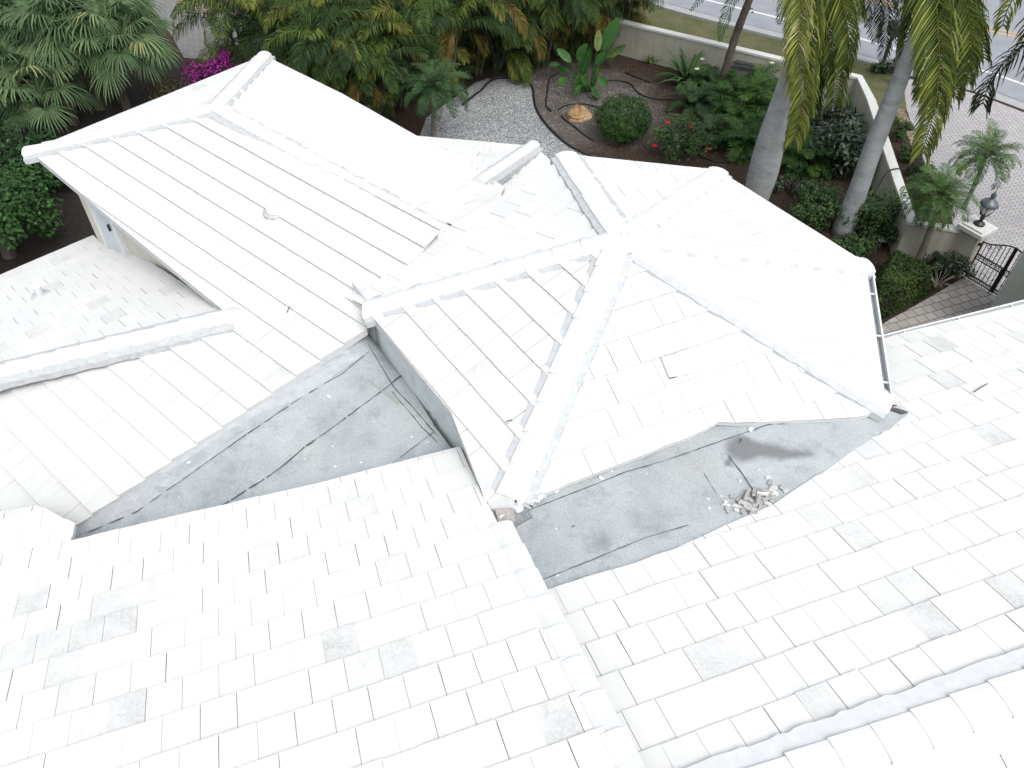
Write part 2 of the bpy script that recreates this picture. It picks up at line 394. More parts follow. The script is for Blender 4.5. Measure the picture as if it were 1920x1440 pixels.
# turret
def turret(plane, px_or_pts, org, h, w, e, even, seed, dark=(), T=.034, worn=.02, deck=.13, jit=.5, gap=.0045):
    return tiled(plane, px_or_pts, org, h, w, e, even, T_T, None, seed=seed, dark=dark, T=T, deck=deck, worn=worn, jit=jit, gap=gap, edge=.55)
turret(PA, [apex, cW] + onp(PA, [(700, 597), (770, 683), (846, 774), (884, 868), (914, 948), (938, 962)]) + [cS], C(-1.4956, 7.8254, -7.701), (0.5822, -0.813, 0), .33, .391, .5, 21)
turret(PB, [apex, cS] + onp(PB, [(1024, 926), (1067, 907), (1160, 871), (1200, 856), (1245, 837), (1290, 821), (1327, 803), (1346, 792), (1377, 794), (1440, 791), (1492, 789), (1560, 786), (1602, 784), (1630, 777)]) + [cE], C(1.3121, 7.4897, -7.1031), (0.9105, 0.4133, 0), .33, .3913, 0, 22, dark=[(PB.on(1290, 750), .35)], deck=.05)
PC = plane3(apex, cE, cNE); turret(PC, [apex, cE, cNE], PC.on(1480, 552), cE - cNE, .33, .40, 0, 23)
PE2 = plane3(apex, cNE, cN); turret(PE2, [apex, cNE, cN], cNE + Vector((0, 0, 0)), cNE - cN, .33, .40, 0, 24, jit=.4, gap=.004)
PE3 = plane3(apex, cN, cNW); turret(PE3, [apex, cN, cNW], cN, cN - cNW, .33, .40, 0, 25, jit=.4, gap=.004)
turret(PF, [apex, cNW] + onp(PF, [(1037, 310), (930, 376), (833, 436), (730, 500), (641, 556)]) + [cW], cW, cNW - cW, .33, .40, .5, 26, jit=.25, gap=.0022, worn=0)
def out(p, d=0.1):
    q = (p - apex); q.normalize(); return p + q * d
for c_, sd_ in ((cS, 1), (cE, 2), (cNE, 3), (cN, 4), (cNW, 5), (cW, 6)):
    caps('hip_cap', out(c_, .05), apex + (c_ - apex).normalized() * 0.12, wid=0.36, hgt=0.036, L=.40, seed=sd_, mw=0.52, lift=.02, low=True)
g = G(); g.lathe(apex - Vector((0, 0, .1)), [(.30, .03), (.22, .085), (.12, .112), (.01, .12)], 14); hpart(g, 'apex_cap', CAP_W, smooth=True)
# left wing
W_POLY = [eaveA, ridge0, ridge1] + onp(PW, [(775, 492), (700, 562), (690, 575), (688, 618), (660, 637), (550, 712), (420, 801), (300, 881), (144, 987), (72, 951), (-250, 1012), (-330, 800), (-200, 742), (0, 695), (430, 597), (413, 578), (250, 445)])
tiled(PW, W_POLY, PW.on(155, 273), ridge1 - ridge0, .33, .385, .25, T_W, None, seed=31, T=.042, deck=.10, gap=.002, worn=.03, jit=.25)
X_POLY = [ridge0, eaveB] + onp(PX, [(640, 178), (785, 258), (946, 352), (938, 372), (904, 393)]) + [ridge1]
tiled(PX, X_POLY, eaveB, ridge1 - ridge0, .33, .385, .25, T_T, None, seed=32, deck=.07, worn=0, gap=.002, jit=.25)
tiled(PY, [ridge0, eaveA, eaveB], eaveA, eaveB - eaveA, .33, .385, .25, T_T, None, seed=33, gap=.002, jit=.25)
caps('hip_cap', eaveA + Vector((-.06, -.02, .01)), ridge0, wid=.31, hgt=.05, seed=41, mw=.50); caps('hip_cap', eaveB + Vector((0, .06, .01)), ridge0, wid=.31, hgt=.05, seed=42, mw=.46)
caps('ridge_cap', ridge1, ridge0, wid=.31, hgt=.05, seed=43, mw=.50, lift=.03, slope=.28)
# low roof at the left
D_POLY = [lowtop] + onp(PD, [(0, 695), (-250, 752), (-330, 800), (-420, 690), (-200, 608), (0, 518), (176, 443), (186, 452), (260, 478), (411, 576)])
tiled(PD, D_POLY, PD.on(176, 443), PD.on(0, 518) - PD.on(176, 443), .33, .40, .5, T_D, None, seed=34, worn=.06, gap=.003, jit=.4, edge=0, T=.024)
la, lb = PW.on(-260, 757), lowtop.copy(); lb = lb + (lb - la).normalized() * .08
la = PD.on(-260, 760); la.z = PD.z(la)
caps('hip_cap', la, lb + Vector((0, 0, .03)), wid=.30, hgt=.06, seed=44, mw=.54, lift=.035)
g = G(); g.lathe(lb + (lb - la).normalized() * -.02 - Vector((0, 0, .08)), [(.2, 0), (.19, .08), (.15, .15), (.08, .185), (.01, .195)], 14); hpart(g, 'mortar_end', CAP_W, smooth=True)
# porch roof behind
zP = H - 8.92
pl_, pc_, pr_ = at(770, 257, zP), at(1000, 277, zP), at(1040, 313, zP)
def rising(a, b, inside, pitch):
    d = (b - a); n2 = Vector((-d.y, d.x, 0)).normalized()
    if n2.dot(inside - a) < 0: n2 = -n2
    return Plane(Vector((-n2.x * math.sin(R(pitch)), -n2.y * math.sin(R(pitch)), math.cos(R(pitch)))), a), n2
cen = at(880, 345, zP)
P1_, n1_ = rising(pl_, pc_, cen, 17); P2_, n2_ = rising(pc_, pr_, cen, 17)
hipd = P1_.n.cross(P2_.n); hipd = hipd if hipd.z > 0 else -hipd; hipd.normalize(); htop = pc_ + hipd * 3.0
def on_(P, px): return [P.on(u, v) for u, v in px]
htop = on_(P1_, [(898, 345)])[0]
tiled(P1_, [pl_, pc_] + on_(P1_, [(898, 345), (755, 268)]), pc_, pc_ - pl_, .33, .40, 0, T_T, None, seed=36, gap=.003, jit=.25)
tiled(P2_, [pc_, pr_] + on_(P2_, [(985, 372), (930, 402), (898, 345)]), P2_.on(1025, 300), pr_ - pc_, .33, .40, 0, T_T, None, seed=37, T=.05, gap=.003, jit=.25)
caps('hip_cap', pc_ + Vector((0, .03, .02)), htop + Vector((0, 0, .02)), wid=.27, hgt=.05, seed=45, mw=.46, lift=.04)

# ------------------------------------------------------------------ grey membrane roofs, walls, gutter
def strip_surface(pairs, n, zt=0.0):
    g = G(); rows = []
    for (u0, v0, z0), (u1, v1, z1) in pairs:
        rows.append([at(u0 + (u1 - u0) * i / n, v0 + (v1 - v0) * i / n, H + z0 + (z1 - z0) * i / n + zt) for i in range(n + 1)])
    for a, b in zip(rows, rows[1:]):
        for i in range(n): g.poly([a[i], a[i + 1], b[i + 1], b[i]])
    return g
ML = [((120, 1004, -9.24), (134, 1020, -9.24)), ((140, 988, -9.24), (150, 1017, -9.24)), ((300, 880, -8.90), (400, 972, -8.9)), ((420, 800, -8.63), (640, 918, -8.62)), ((550, 710, -8.33), (862, 862, -8.47)), ((610, 668, -8.20), (818, 803, -8.44)), ((650, 640, -8.12), (758, 708, -8.40)), ((680, 619, -8.07), (690, 624, -8.37))]
hpart(strip_surface(ML, 12), 'membrane_roof', MEM)
def ml_fine(pairs, k, m=5):
    o = []
    for a, b in zip(pairs, pairs[1:]):
        o += [tuple(a[k][i] + (b[k][i] - a[k][i]) * t / m for i in range(3)) for t in range(m)]
    return [at(u, v, H + z) for u, v, z in o + [pairs[-1][k]]]
MLR = Ruled(ml_fine(ML, 0), ml_fine(ML, 1), 12)
def ml_at(u, v): return MLR.on(u, v)
sp_ = [((146, 990), (152, 1003)), ((220, 938), (257, 958)), ((300, 882), (345, 897)), ((420, 802), (470, 808)), ((550, 713), (590, 730)), ((660, 638), (692, 659))]
g = G(); prev = None
for (a, b), (c_, d_) in zip(sp_, sp_[1:]):
    for t in range(6):
        row = [ml_at(a[0] + (c_[0] - a[0]) * t / 5 + ((b[0] + (d_[0] - b[0]) * t / 5) - (a[0] + (c_[0] - a[0]) * t / 5)) * q / 4, a[1] + (c_[1] - a[1]) * t / 5 + ((b[1] + (d_[1] - b[1]) * t / 5) - (a[1] + (c_[1] - a[1]) * t / 5)) * q / 4) + Vector((0, 0, .007)) for q in range(5)]
        if prev and t:
            for q in range(4): g.poly([prev[q], prev[q + 1], row[q + 1], row[q]])
        elif prev is None: pass
        prev = row
hpart(g, 'membrane_flashing', plain('membrane_strip', (0.318, 0.335, 0.35), .92, .10, 9, bump=.5))
def gr_at(u, v): return GR.on(u, v)
g = G()
for a, b in zip(GR.rows, GR.rows[1:]):
    for i in range(len(a) - 1): g.poly([a[i], b[i], b[i + 1], a[i + 1]])
hpart(g, 'membrane_roof', MEM)
def seam(px, f, wid=0.012, seed=1, gaps=0.04):
    rnd = random.Random(seed); pts = []
    for (a, b), (c_, d_) in zip(px, px[1:]):
        n = max(2, int(math.hypot(c_ - a, d_ - b) / 12))
        for i in range(n): pts.append((a + (c_ - a) * i / n, b + (d_ - b) * i / n))
    pts.append(px[-1]); P = [f(u + rnd.uniform(-.5, .5), v + rnd.uniform(-.5, .5)) + Vector((0, 0, .009)) for u, v in pts]
    g = G(); prev = None
    for i, p in enumerate(P):
        t = (P[min(i + 1, len(P) - 1)] - P[max(i - 1, 0)]).normalized(); s_ = t.cross(Vector((0, 0, 1))).normalized() * wid * (rnd.uniform(.25, .75) if rnd.random() > gaps else .12)
        cur = (p - s_, p + s_)
        if prev: g.poly([prev[0], prev[1], cur[1], cur[0]])
        prev = cur
    hpart(g, 'membrane_seam', SEAM)
seam([(150, 1003), (200, 985), (257, 960), (433, 835), (563, 747), (640, 702), (692, 660)], ml_at, seed=1)
seam([(410, 953), (520, 883), (573, 838), (640, 790), (730, 723), (752, 705)], ml_at, .022, seed=2, gaps=.05)
seam([(690, 645), (737, 725), (770, 760), (818, 815)], ml_at, seed=3)
seam([(735, 735), (790, 800), (820, 830)], ml_at, .01, seed=4, gaps=.3)
seam([(737, 868), (812, 812)], ml_at, .009, seed=5)
seam([(985, 960), (1040, 938), (1100, 915), (1175, 885), (1260, 860), (1345, 830), (1440, 797), (1500, 792)], gr_at, .011, seed=6, gaps=.1)
seam([(1012, 1090), (1123, 1045), (1207, 1010), (1290, 985)], gr_at, .01, seed=7)
seam([(1366, 854), (1385, 880), (1409, 915), (1440, 935)], gr_at, .012, seed=8)
seam([(1012, 1090), (1018, 1105)], gr_at, .012, seed=9); seam([(1318, 885), (1345, 930)], gr_at, .006, seed=10, gaps=.4)
def vwall(name, pts, z0, z1s, mat, parent=None):
    g = G()
    for (a, za), (b, zb) in zip(zip(pts, z1s), list(zip(pts, z1s))[1:]):
        g.poly([(a.x, a.y, z0), (b.x, b.y, z0), (b.x, b.y, zb), (a.x, a.y, za)])
    return hpart(g, name, mat, parent)
eA = [cW + (cW - PA.on(770, 683)).normalized() * .7, cW] + onp(PA, [(700, 597), (770, 683), (846, 774), (884, 868), (914, 948), (938, 962)]) + [cS]
ins = [p + (apex - p).normalized() * 0.06 for p in eA]
TURW = plain('turret_wall_grey', (0.46, 0.50, 0.505), 0.9, 0.12, 4, bump=0.2)
vwall('wall', ins, H - 9.6, [p.z - .03 for p in ins], TURW)
tur = [p + (apex - p) * .09 for p in (cS, cE, cNE, cN, cNW, cW)]
vwall('wall', tur[:5] + [tur[5]], 0, [p.z - .1 for p in tur], STUCCO)
# short white wall under the turret eave where it meets the wing
fa = PF.on(643, 558); fa2 = fa + (apex - fa).normalized() * .04; fb2 = cW + (apex - cW).normalized() * .05
vwall('wall', [fa2 + (fa2 - fb2) * .1, fb2], H - 8.6, [fa2.z - .04, fb2.z - .04], TRIM)
# walls of the wings
wd = (eaveB - eaveA); wd.z = 0; wd.normalize(); wl = (ridge1 - ridge0); wl.z = 0; wl.normalize()
k0 = PD.on(186, 455); kc = Vector((k0.x, k0.y, 0)); wide = (eaveB - eaveA).length - 2 * (kc - eaveA).dot(wd)
far = kc + wl * 8.5
pts = [far, kc, kc + wd * (wide - .35), kc + wd * (wide - .35) + wl * 5.4]
vwall('wall', pts, 0, [eaveA.z + .02] * 4, STUCCO)
g = G()                                             # soffit under the wing eaves
def inset_ring(outer, inner):
    for i in range(len(outer) - 1): g.poly([outer[i], outer[i + 1], inner[i + 1], inner[i]])
zS = eaveA.z - .13
o_ = [eaveA + wl * 6.6, eaveA, eaveB, eaveB + wl * 5.4]; i_ = pts
inset_ring([Vector((p.x, p.y, zS)) for p in o_], [Vector((p.x, p.y, zS)) for p in i_]); hpart(g, 'soffit', TRIM)
# window of the wing wall above the low roof
wn = -wd
def wall_pt(u, v):
    d = ray(u, v); return CAM + d * (wn.dot(kc - CAM) / wn.dot(d))
wb0, wb1 = wall_pt(204, 452), wall_pt(236, 466)
s0, s1_ = (wb0 - kc).dot(wl), (wb1 - kc).dot(wl)
zb_, zt_ = H - 9.75, eaveA.z - .2
g = G(); fr = lambda s, z, o=0: kc + wl * s + Vector((0, 0, z)) + wn * o
mid = fr((s0 + s1_) / 2, (zb_ + zt_) / 2, .03); g.box(mid, wl * ((s1_ - s0) / 2), wn * .03, Vector((0, 0, (zt_ - zb_) / 2)))
win = hpart(g, 'window', WINDOW_W)
g = G()
for s in (s0, s1_): g.box(fr(s, (zb_ + zt_) / 2, .04), wl * .045, wn * .05, Vector((0, 0, (zt_ - zb_) / 2)))
g.box(fr((s0 + s1_) / 2, zb_, .05), wl * ((s1_ - s0) / 2 + .08), wn * .07, Vector((0, 0, .04))); hpart(g, 'window_frame', TRIM, win)
hs = wall_pt(211, 424); g = G(); g.box(hs + wn * .07, wl * .012, wn * .02, Vector((0, 0, .07))); hpart(g, 'window_slot', DARK, win)  # dark box drawn for the slot in the panel
# walls below the near slopes and the low roof, set in from the eaves
e0, e1 = PR.on(1625, 655), PR.on(2380, 462); dn = Vector((PR.n.x, PR.n.y, 0)).normalized()
vwall('wall', [e0 - dn * .5, e1 - dn * .5], 0, [e0.z] * 2, STUCCO_G)
e0, e1 = PL.on(-280, 1012), PL.on(905, 935); vwall('wall', [PL.on(-280, 1012) - dn * .2, PL.on(134, 1018) - dn * .2, PL.on(860, 842) - dn * .2], 0, [PL.on(-280, 1012).z - .1, PL.on(134, 1018).z - .1, PL.on(860, 842).z - .1], TURW)
dz = Vector((PD.n.x, PD.n.y, 0)).normalized(); e0, e1 = PD.on(-420, 690), PD.on(176, 443)
vwall('wall', [e0 - dz * .4, e1 - dz * .4 - wl * .3 * 0], 0, [e0.z, e1.z], STUCCO)
vwall('wall', [pl_ - Vector((0, .4, 0)), pc_ - Vector((.2, .4, 0)), pr_ - Vector((.3, .2, 0))], 0, [zP] * 3, STUCCO)
# gutters
def gutter(a, b, inward, wid=.12, hooks=4):
    t = (b - a).normalized(); s_ = t.cross(Vector((0, 0, 1))).normalized(); s_ = -s_ if s_.dot(inward - a) > 0 else s_
    Z = Vector((0, 0, 1)); mid = (a + b) / 2; hl = (b - a) / 2
    g = G(); g.box(mid + s_ * (wid + .02) - Z * .05, hl, s_ * .012, Z * .07); g.box(mid + s_ * .005 - Z * .06, hl, s_ * .012, Z * .06)
    o = hpart(g, 'gutter', TRIM)
    g = G(); g.box(mid + s_ * (wid / 2 + .01) - Z * .09, hl, s_ * (wid / 2 - .006), Z * .02); hpart(g, 'gutter_trough', GUT_IN, o)
    for i in range(hooks):
        g = G(); g.box(a + (b - a) * ((i + .6) / hooks) + s_ * wid / 2 - Z * .0, t * .012, s_ * (wid / 2 + .02), Z * .008); hpart(g, 'gutter_strap', TRIM, o)
gutter(cNE + (cE - cNE) * .035 - Vector((0, 0, .02)), cE + (cNE - cE) * .01 - Vector((0, 0, .02)), apex, .085, 3)
gutter(PR.on(1640, 643) - Vector((0, 0, .02)), PR.on(2390, 455) - Vector((0, 0, .02)), PR.on(1900, 800), .085, 8)
# vents, patches and mortar rubble that belong to the roof
g = G(); p = PW.on(516, 398); g.lathe(p - Vector((0, 0, .05)), [(.09, 0), (.10, .08), (.15, .085), (.155, .10), (.13, .15), (.08, .185), (.015, .20)], 10); o = hpart(g, 'roof_vent', CAP_W, smooth=True); o['label'] = 'round white mushroom vent'
g = G(); g.lathe(p - Vector((0, 0, .03)), [(.2, .0), (.19, .05), (.08, .09)], 12); hpart(g, 'vent_flashing', MORTAR, o)
g = G(); p = PD.on(78, 556); g.tube([p - Vector((0, 0, .1)), p + Vector((.0, 0, .22))], .065, 12); o = hpart(g, 'roof_vent', CAP_W); o['label'] = 'short white pipe vent'
g = G(); g.lathe(p - Vector((0, 0, .03)), [(.17, .0), (.16, .06), (.075, .10)], 12); hpart(g, 'vent_flashing', MORTAR, o)
N = PB.n; hB = (cE - cS).normalized(); uB = N.cross(hB); uB = uB if uB.z > 0 else -uB
p = PB.on(1266, 686); g = G()
x0, x1, y0, y1 = -.16, .24, -.16, .14
A = [p + hB * x0 + uB * y0 + N * .085, p + hB * x1 + uB * y0 + N * .08, p + hB * x1 + uB * y1 + N * .05, p + hB * x0 + uB * y1 + N * .05]
B_ = [q - N * (.09 if i < 2 else .1) for i, q in enumerate(A)]
g.poly(A)
for i in range(1, 4): j = (i + 1) % 4; g.poly([A[i], B_[i], B_[j], A[j]])
g.poly([A[0] + hB * .10 - N * .0, A[1], B_[1], B_[0] + hB * .10]); o = hpart(g, 'roof_vent', TRIM); o['label'] = 'square white hooded vent on the turret'
g = G(); g.poly([A[0] + N * -.004, A[0] + hB * .10 + N * -.004, B_[0] + hB * .10, B_[0]]); hpart(g, 'vent_opening', DARK, o)
# broken mortar and slabs at the south corner of the turret
g = G(); P = [GR.on(u, v) + Vector((0, 0, z)) for u, v, z in [(928, 965, .12), (962, 963, .12), (968, 985, .02), (955, 996, .03), (936, 992, .06)]]; g.prism(P, .06); hpart(g, 'exposed_mortar', plain('mortar_pinkish', (0.25, 0.235, 0.225), .9, .25, 20, bump=.6))
g = G(); P = [GR.on(u, v) + Vector((0, 0, z)) for u, v, z in [(960, 964, .09), (990, 958, .06), (998, 971, .03), (960, 992, .03), (953, 985, .05)]]; g.prism(P, .05); hpart(g, 'lifted_membrane', plain('mortar_dark', (0.16, 0.17, 0.18), .95, .35, 25, bump=.6))
g = G()
P = [PA.on(u, v) + PA.n * .05 for u, v in [(917, 943), (945, 916), (968, 938), (963, 962), (938, 963), (920, 955)]]; g.prism(P, .05); o = hpart(g, 'broken_tile', T_T)
# black flashing at the east end of the grey valley
g = G(); P = [GR.on(u, v) + Vector((0, 0, .03)) for u, v in [(1645, 773), (1663, 765), (1680, 768), (1702, 775), (1690, 778), (1668, 771), (1655, 780), (1652, 788)]]; g.prism(P, .02); hpart(g, 'torn_flashing', plain('black_felt', (0.05, 0.052, 0.055), .8, .4, 15))
g = G(); P = [PX.on(u, v) + PX.n * .06 for u, v in [(838, 424), (846, 428), (836, 434)]]; g.prism(P, .01); hpart(g, 'roof_gap', DARK)
# ------------------------------------------------------------------ loose things on the roof
CHUNK = plain('tile_fragment', (0.42, 0.425, 0.42), .9, .25, 18, bump=.4)
CHUNK2 = plain('tile_fragment_underside', (0.285, 0.285, 0.275), .9, .25, 18, bump=.4)
def chunk(p, l, w_, t_, rz, tilt, mat, name, label, cat, group, seed):
    rnd = random.Random(seed); g = G()
    m = Matrix.Rotation(rz, 3, 'Z') @ Matrix.Rotation(tilt, 3, 'Y') @ Matrix.Rotation(rnd.uniform(-.4, .4) * (1 if tilt else .2), 3, 'X')
    prof = [(-.5, -.4), (-.42, .45), (-.1, .5), (.4, .42), (.5, -.1), (.3, -.5)]
    prof = [(x + rnd.uniform(-.1, .1), y + rnd.uniform(-.12, .12)) for x, y in prof]
    tp = [m @ Vector((x * l, y * w_, t_ / 2)) for x, y in prof]; bt = [m @ Vector((x * l * 1.05, y * w_ * 1.05, -t_ / 2)) for x, y in prof]
    zz = min(q.z for q in bt + tp); sh = Vector((0, 0, -zz - .004))
    tp = [q + sh for q in tp]; bt = [q + sh for q in bt]
    g.poly(tp[::-1] if False else tp[::-1]); g.poly(bt)
    for i in range(6): j = (i + 1) % 6; g.poly([tp[i], tp[j], bt[j], bt[i]])
    o = g.build(name, mat); o.location = p; return tag(o, label, cat, group)
pile = [  # u, v, length, width, angle(deg), tilt, lift
 (1400, 932, .30, .07, 62, .25, .03), (1412, 928, .26, .06, 70, .35, .05), (1418, 940, .34, .06, 75, .3, .05), (1428, 932, .24, .06, 10, .2, .06), (1436, 926, .2, .06, -15, .1, .05),
 (1408, 945, .22, .08, 120, .2, .03), (1398, 950, .24, .08, -20, .15, .03), (1386, 952, .2, .06, -8, .1, 0), (1375, 947, .22, .05, -18, .05, 0), (1364, 949, .18, .045, -15, 0, 0),
 (1405, 958, .2, .09, -30, .15, .02), (1415, 956, .16, .08, 30, .1, .02), (1425, 948, .28, .06, 68, .2, .03), (1436, 938, .24, .06, 35, .15, .03), (1444, 934, .16, .08, 20, .1, .02),
 (1448, 928, .14, .09, -30, .1, .02), (1442, 922, .12, .07, 40, .1, .02), (1450, 917, .13, .08, 20, .05, 0), (1444, 906, .12, .07, 60, .05, 0), (1440, 897, .10, .08, 10, 0, 0),
 (1468, 917, .12, .09, -20, .05, 0), (1472, 921, .1, .07, 30, .05, 0), (1365, 957, .10, .10, 40, 0, 0), (1381, 958, .08, .06, 0, 0, 0), (1428, 952, .14, .06, 20, 0, 0), (1438, 946, .12, .08, -20, .1, 0),
 (1392, 960, .1, .07, 50, .1, 0), (1402, 921, .07, .06, 0, 0, 0), (1371, 932, .07, .05, 80, 0, 0), (1362, 943, .08, .05, 10, 0, 0), (1384, 938, .12, .05, 45, .1, .0), (1390, 943, .16, .06, 30, .2, .02), (1412, 962, .12, .07, 0, .1, 0), (1422, 938, .2, .05, 65, .4, .07), (1446, 940, .1, .07, 70, .1, 0)]
for i, (u, v, l, w_, an, ti, lf) in enumerate(pile):
    chunk(GR.on(u, v) + Vector((0, 0, lf * .6)), l * .78, w_ * .72, .028, R(an), ti * 1.1, CHUNK2 if i % 2 == 0 or i in (1, 13, 33) else CHUNK, 'tile_fragment', 'broken roof tile fragment heaped in the rubble pile on the grey valley', 'debris', 'broken tile fragments in the rubble pile', i)
rnd = random.Random(77)
scat = [(1127, 897, .055), (1407, 806, .07), (1258, 833, .03), (1240, 842, .03), (1201, 855, .02), (1200, 886, .015), (1213, 888, .015), (1148, 884, .03), (1328, 936, .03), (1330, 953, .035), (1388, 902, .035), (1424, 881, .025), (1352, 930, .02), (1090, 900, .02), (1046, 1079, .03), (1043, 991, .02), (995, 1042, .02), (996, 1065, .025), (990, 1055, .02), (984, 950, .03)]
for i, (u, v, r_) in enumerate(scat):
    chunk(GR.on(u, v), r_ * 1.1, r_ * .8, r_ * .35, rnd.uniform(0, 3), 0, CAP_W, 'mortar_crumb', 'small white mortar crumb lying loose on the grey membrane right of the turret', 'debris', 'mortar crumbs on the right grey valley', 100 + i)
scat = [(355, 868, .05), (617, 744, .05), (336, 932, .02), (625, 837, .03), (629, 875, .035), (572, 861, .02), (677, 868, .035), (772, 820, .035), (802, 829, .025), (700, 790, .018)]
for i, (u, v, r_) in enumerate(scat):
    chunk(ml_at(u, v), r_ * 1.1, r_ * .8, r_ * .35, rnd.uniform(0, 3), 0, CAP_W, 'mortar_crumb', 'small white mortar crumb lying loose on the grey membrane left of the turret', 'debris', 'mortar crumbs on the left grey valley', 200 + i)
rnd = random.Random(4)
for i in range(30):
    u = 985 + rnd.gauss(0, 22); v = 948 + rnd.gauss(0, 4) - (u - 985) * .45; r_ = rnd.uniform(.02, .06)
    chunk(GR.on(u, v) + Vector((0, 0, rnd.uniform(0, .05))), r_ * 2.2, r_ * 1.3, r_, rnd.uniform(0, 3), rnd.uniform(0, .6), CAP_W, 'mortar_crumb', 'crumbled white mortar lump at the broken foot of the front turret hip', 'debris', 'mortar lumps at the broken turret corner', 300 + i)
TWIG = plain('dry_twig', (0.06, 0.055, 0.05), .9, .3, 30)
def twig(px, f, label, r_=.006, lift=.02):
    g = G(); P = [f(u, v) + Vector((0, 0, lift)) for u, v in px]; g.tube(P, r_, 5); o = g.build('twig', TWIG, loc=P[0]); tag(o, label, 'twig')
twig([(800, 771), (810, 778), (817, 788), (818, 797), (813, 800)], ml_at, 'curled dark twig on the left grey membrane against the turret wall')
twig([(950, 796), (953, 793), (962, 791)], lambda u, v: PA.on(u, v) + PA.n * .03, 'short dark bent twig on white turret tiles near the front hip')
twig([(540, 590), (545, 578)], lambda u, v: PW.on(u, v) + PW.n * .03, 'thin dark twig lying on the white left wing slope')
twig([(1386, 831), (1390, 828), (1388, 824)], gr_at, 'small black curled twig above the dark silt stain')
twig([(1823, 743), (1835, 735), (1849, 727)], lambda u, v: PR.on(u, v) + PR.n * .05, 'pale twig lying across the right slope tiles below the gutter', .008)
twig([(1072, 990), (1078, 987)], gr_at, 'tiny straight twig on grey membrane near the broken corner', .005)
# ================================================================== GARDEN
def sheet(name, px, z, mat, extra=None):
    pts = [at(u, v, z) for u, v in px] if extra is None else extra
    g = G(); g.poly(pts[::-1]); o = g.build(name, mat); return tag(o, kind='structure')
def voro(m, scale, vec=None, feat='F1', out='Distance'):
    x = m.n('ShaderNodeTexVoronoi', _feature=feat, Scale=scale, Vector=vec if vec is not None else m.pos()); return x.outputs[out]
m = M('mulch', 0.95, 0.1)
c = m.ramp(m.noise(26, 5, .8), [(.3, (.012, .009, .007)), (.55, (.05, .036, .028)), (.75, (.10, .075, .058))])
c = m.mix(m.ramp(m.noise(.5, 3), [(.42, (0, 0, 0)), (.65, (.8, .8, .8))]), c, m.ramp(m.noise(30, 4, .8), [(.3, (.02, .013, .011)), (.7, (.075, .045, .038))]))
fl = m.math('MULTIPLY', m.ramp(m.n('ShaderNodeTexVoronoi', Scale=19.0, Vector=m.pos()).outputs['Distance'], [(.10, (1, 1, 1)), (.17, (0, 0, 0))]), m.ramp(m.noise(1.3, 3), [(.48, (0, 0, 0)), (.6, (1, 1, 1))]))
c = m.mix(fl, c, (.34, .32, .29)); 
vv = m.n('ShaderNodeTexVoronoi', Scale=22.0, Vector=m.pos())
sc_ = m.ramp(m.noise(24, 5, .8), [(.3, (.035, .03, .028)), (.55, (.10, .086, .078)), (.75, (.16, .14, .13))])
sc_ = m.mix(m.math('MULTIPLY', m.ramp(vv.outputs['Distance'], [(.26, (1, 1, 1)), (.42, (0, 0, 0))]), m.ramp(m.noise(1.1, 4, .7), [(.36, (0, 0, 0)), (.6, (1, 1, 1))])), sc_, m.ramp(m.n('ShaderNodeSeparateColor', Color=vv.outputs['Color']).outputs[0], [(.0, (.14, .14, .14)), (1, (.44, .43, .41))]))
ctr = at(1085, 200); dd = m.n('ShaderNodeVectorMath', _operation='DISTANCE', i0=m.pos(), i1=tuple(ctr)).outputs['Value']
dd = m.math('ADD', dd, m.math('MULTIPLY', m.math('SUBTRACT', m.noise(.9, 5, .7), .5), 3.2))
c = m.mix(m.ramp(m.math('MULTIPLY', dd, .25), [(.50, (1, 1, 1)), (.80, (0, 0, 0))]), c, sc_)
MULCH = m.col(c).bump(m.noise(22, 5, .8), .9, .05).mat
def gravel(name, a, b, sc=26):
    m = M(name, 0.9, 0.2); vv = m.n('ShaderNodeTexVoronoi', Scale=sc, Vector=m.pos())
    c = m.ramp(m.n('ShaderNodeSeparateColor', Color=vv.outputs['Color']).outputs[0], [(0, a), (.5, tuple((x + y) / 2 for x, y in zip(a, b))), (1, b)])
    c = m.mix(m.ramp(vv.outputs['Distance'], [(.35, (0, 0, 0)), (.65, (.8, .8, .8))]), c, tuple(x * .45 for x in a))
    c = m.mix(m.ramp(m.noise(.8, 3), [(.4, (0, 0, 0)), (.7, (.35, .35, .35))]), c, tuple(x * .8 for x in a))
    return m.col(c).bump(vv.outputs['Distance'], -.8, .03).mat
GRAVEL = gravel('white_gravel', (.16, .168, .172), (.44, .452, .456))
GRAVB = gravel('brown_gravel', (.11, .08, .05), (.40, .33, .25), 20)
def pavers(name, rz, w, h, c1, c2, mort, off=.5, sq=1.0, stain=(.1, .1, .1)):
    m = M(name, 0.85, 0.25)
    br = m.n('ShaderNodeTexBrick', Vector=scaled(m, 1, 1, 1, R(rz)), Color1=(*c1, 1), Color2=(*c2, 1), Mortar=(*mort, 1), Scale=1.0)
    br.offset = off; br.inputs['Mortar Size'].default_value = .012; br.inputs['Brick Width'].default_value = w; br.inputs['Row Height'].default_value = h
    c = m.mix(m.ramp(m.noise(.9, 4, .7), [(.45, (0, 0, 0)), (.75, (.5, .5, .5))]), br.outputs['Color'], stain)
    c = m.mix(.35, c, m.ramp(m.noise(40, 3), [(.3, (.6, .6, .6)), (.7, (1.25, 1.25, 1.25))]), 'MULTIPLY')
    return m.col(c).bump(br.outputs['Fac'], -.5, .01).mat
DRIVE = pavers('driveway_pavers', 35, .17, .11, (.295, .285, .288), (.355, .34, .34), (.15, .15, .155), stain=(.235, .23, .24))
WALK = pavers('walk_pavers', -22, .27, .23, (.29, .272, .252), (.375, .35, .325), (.12, .11, .10), stain=(.22, .21, .198))
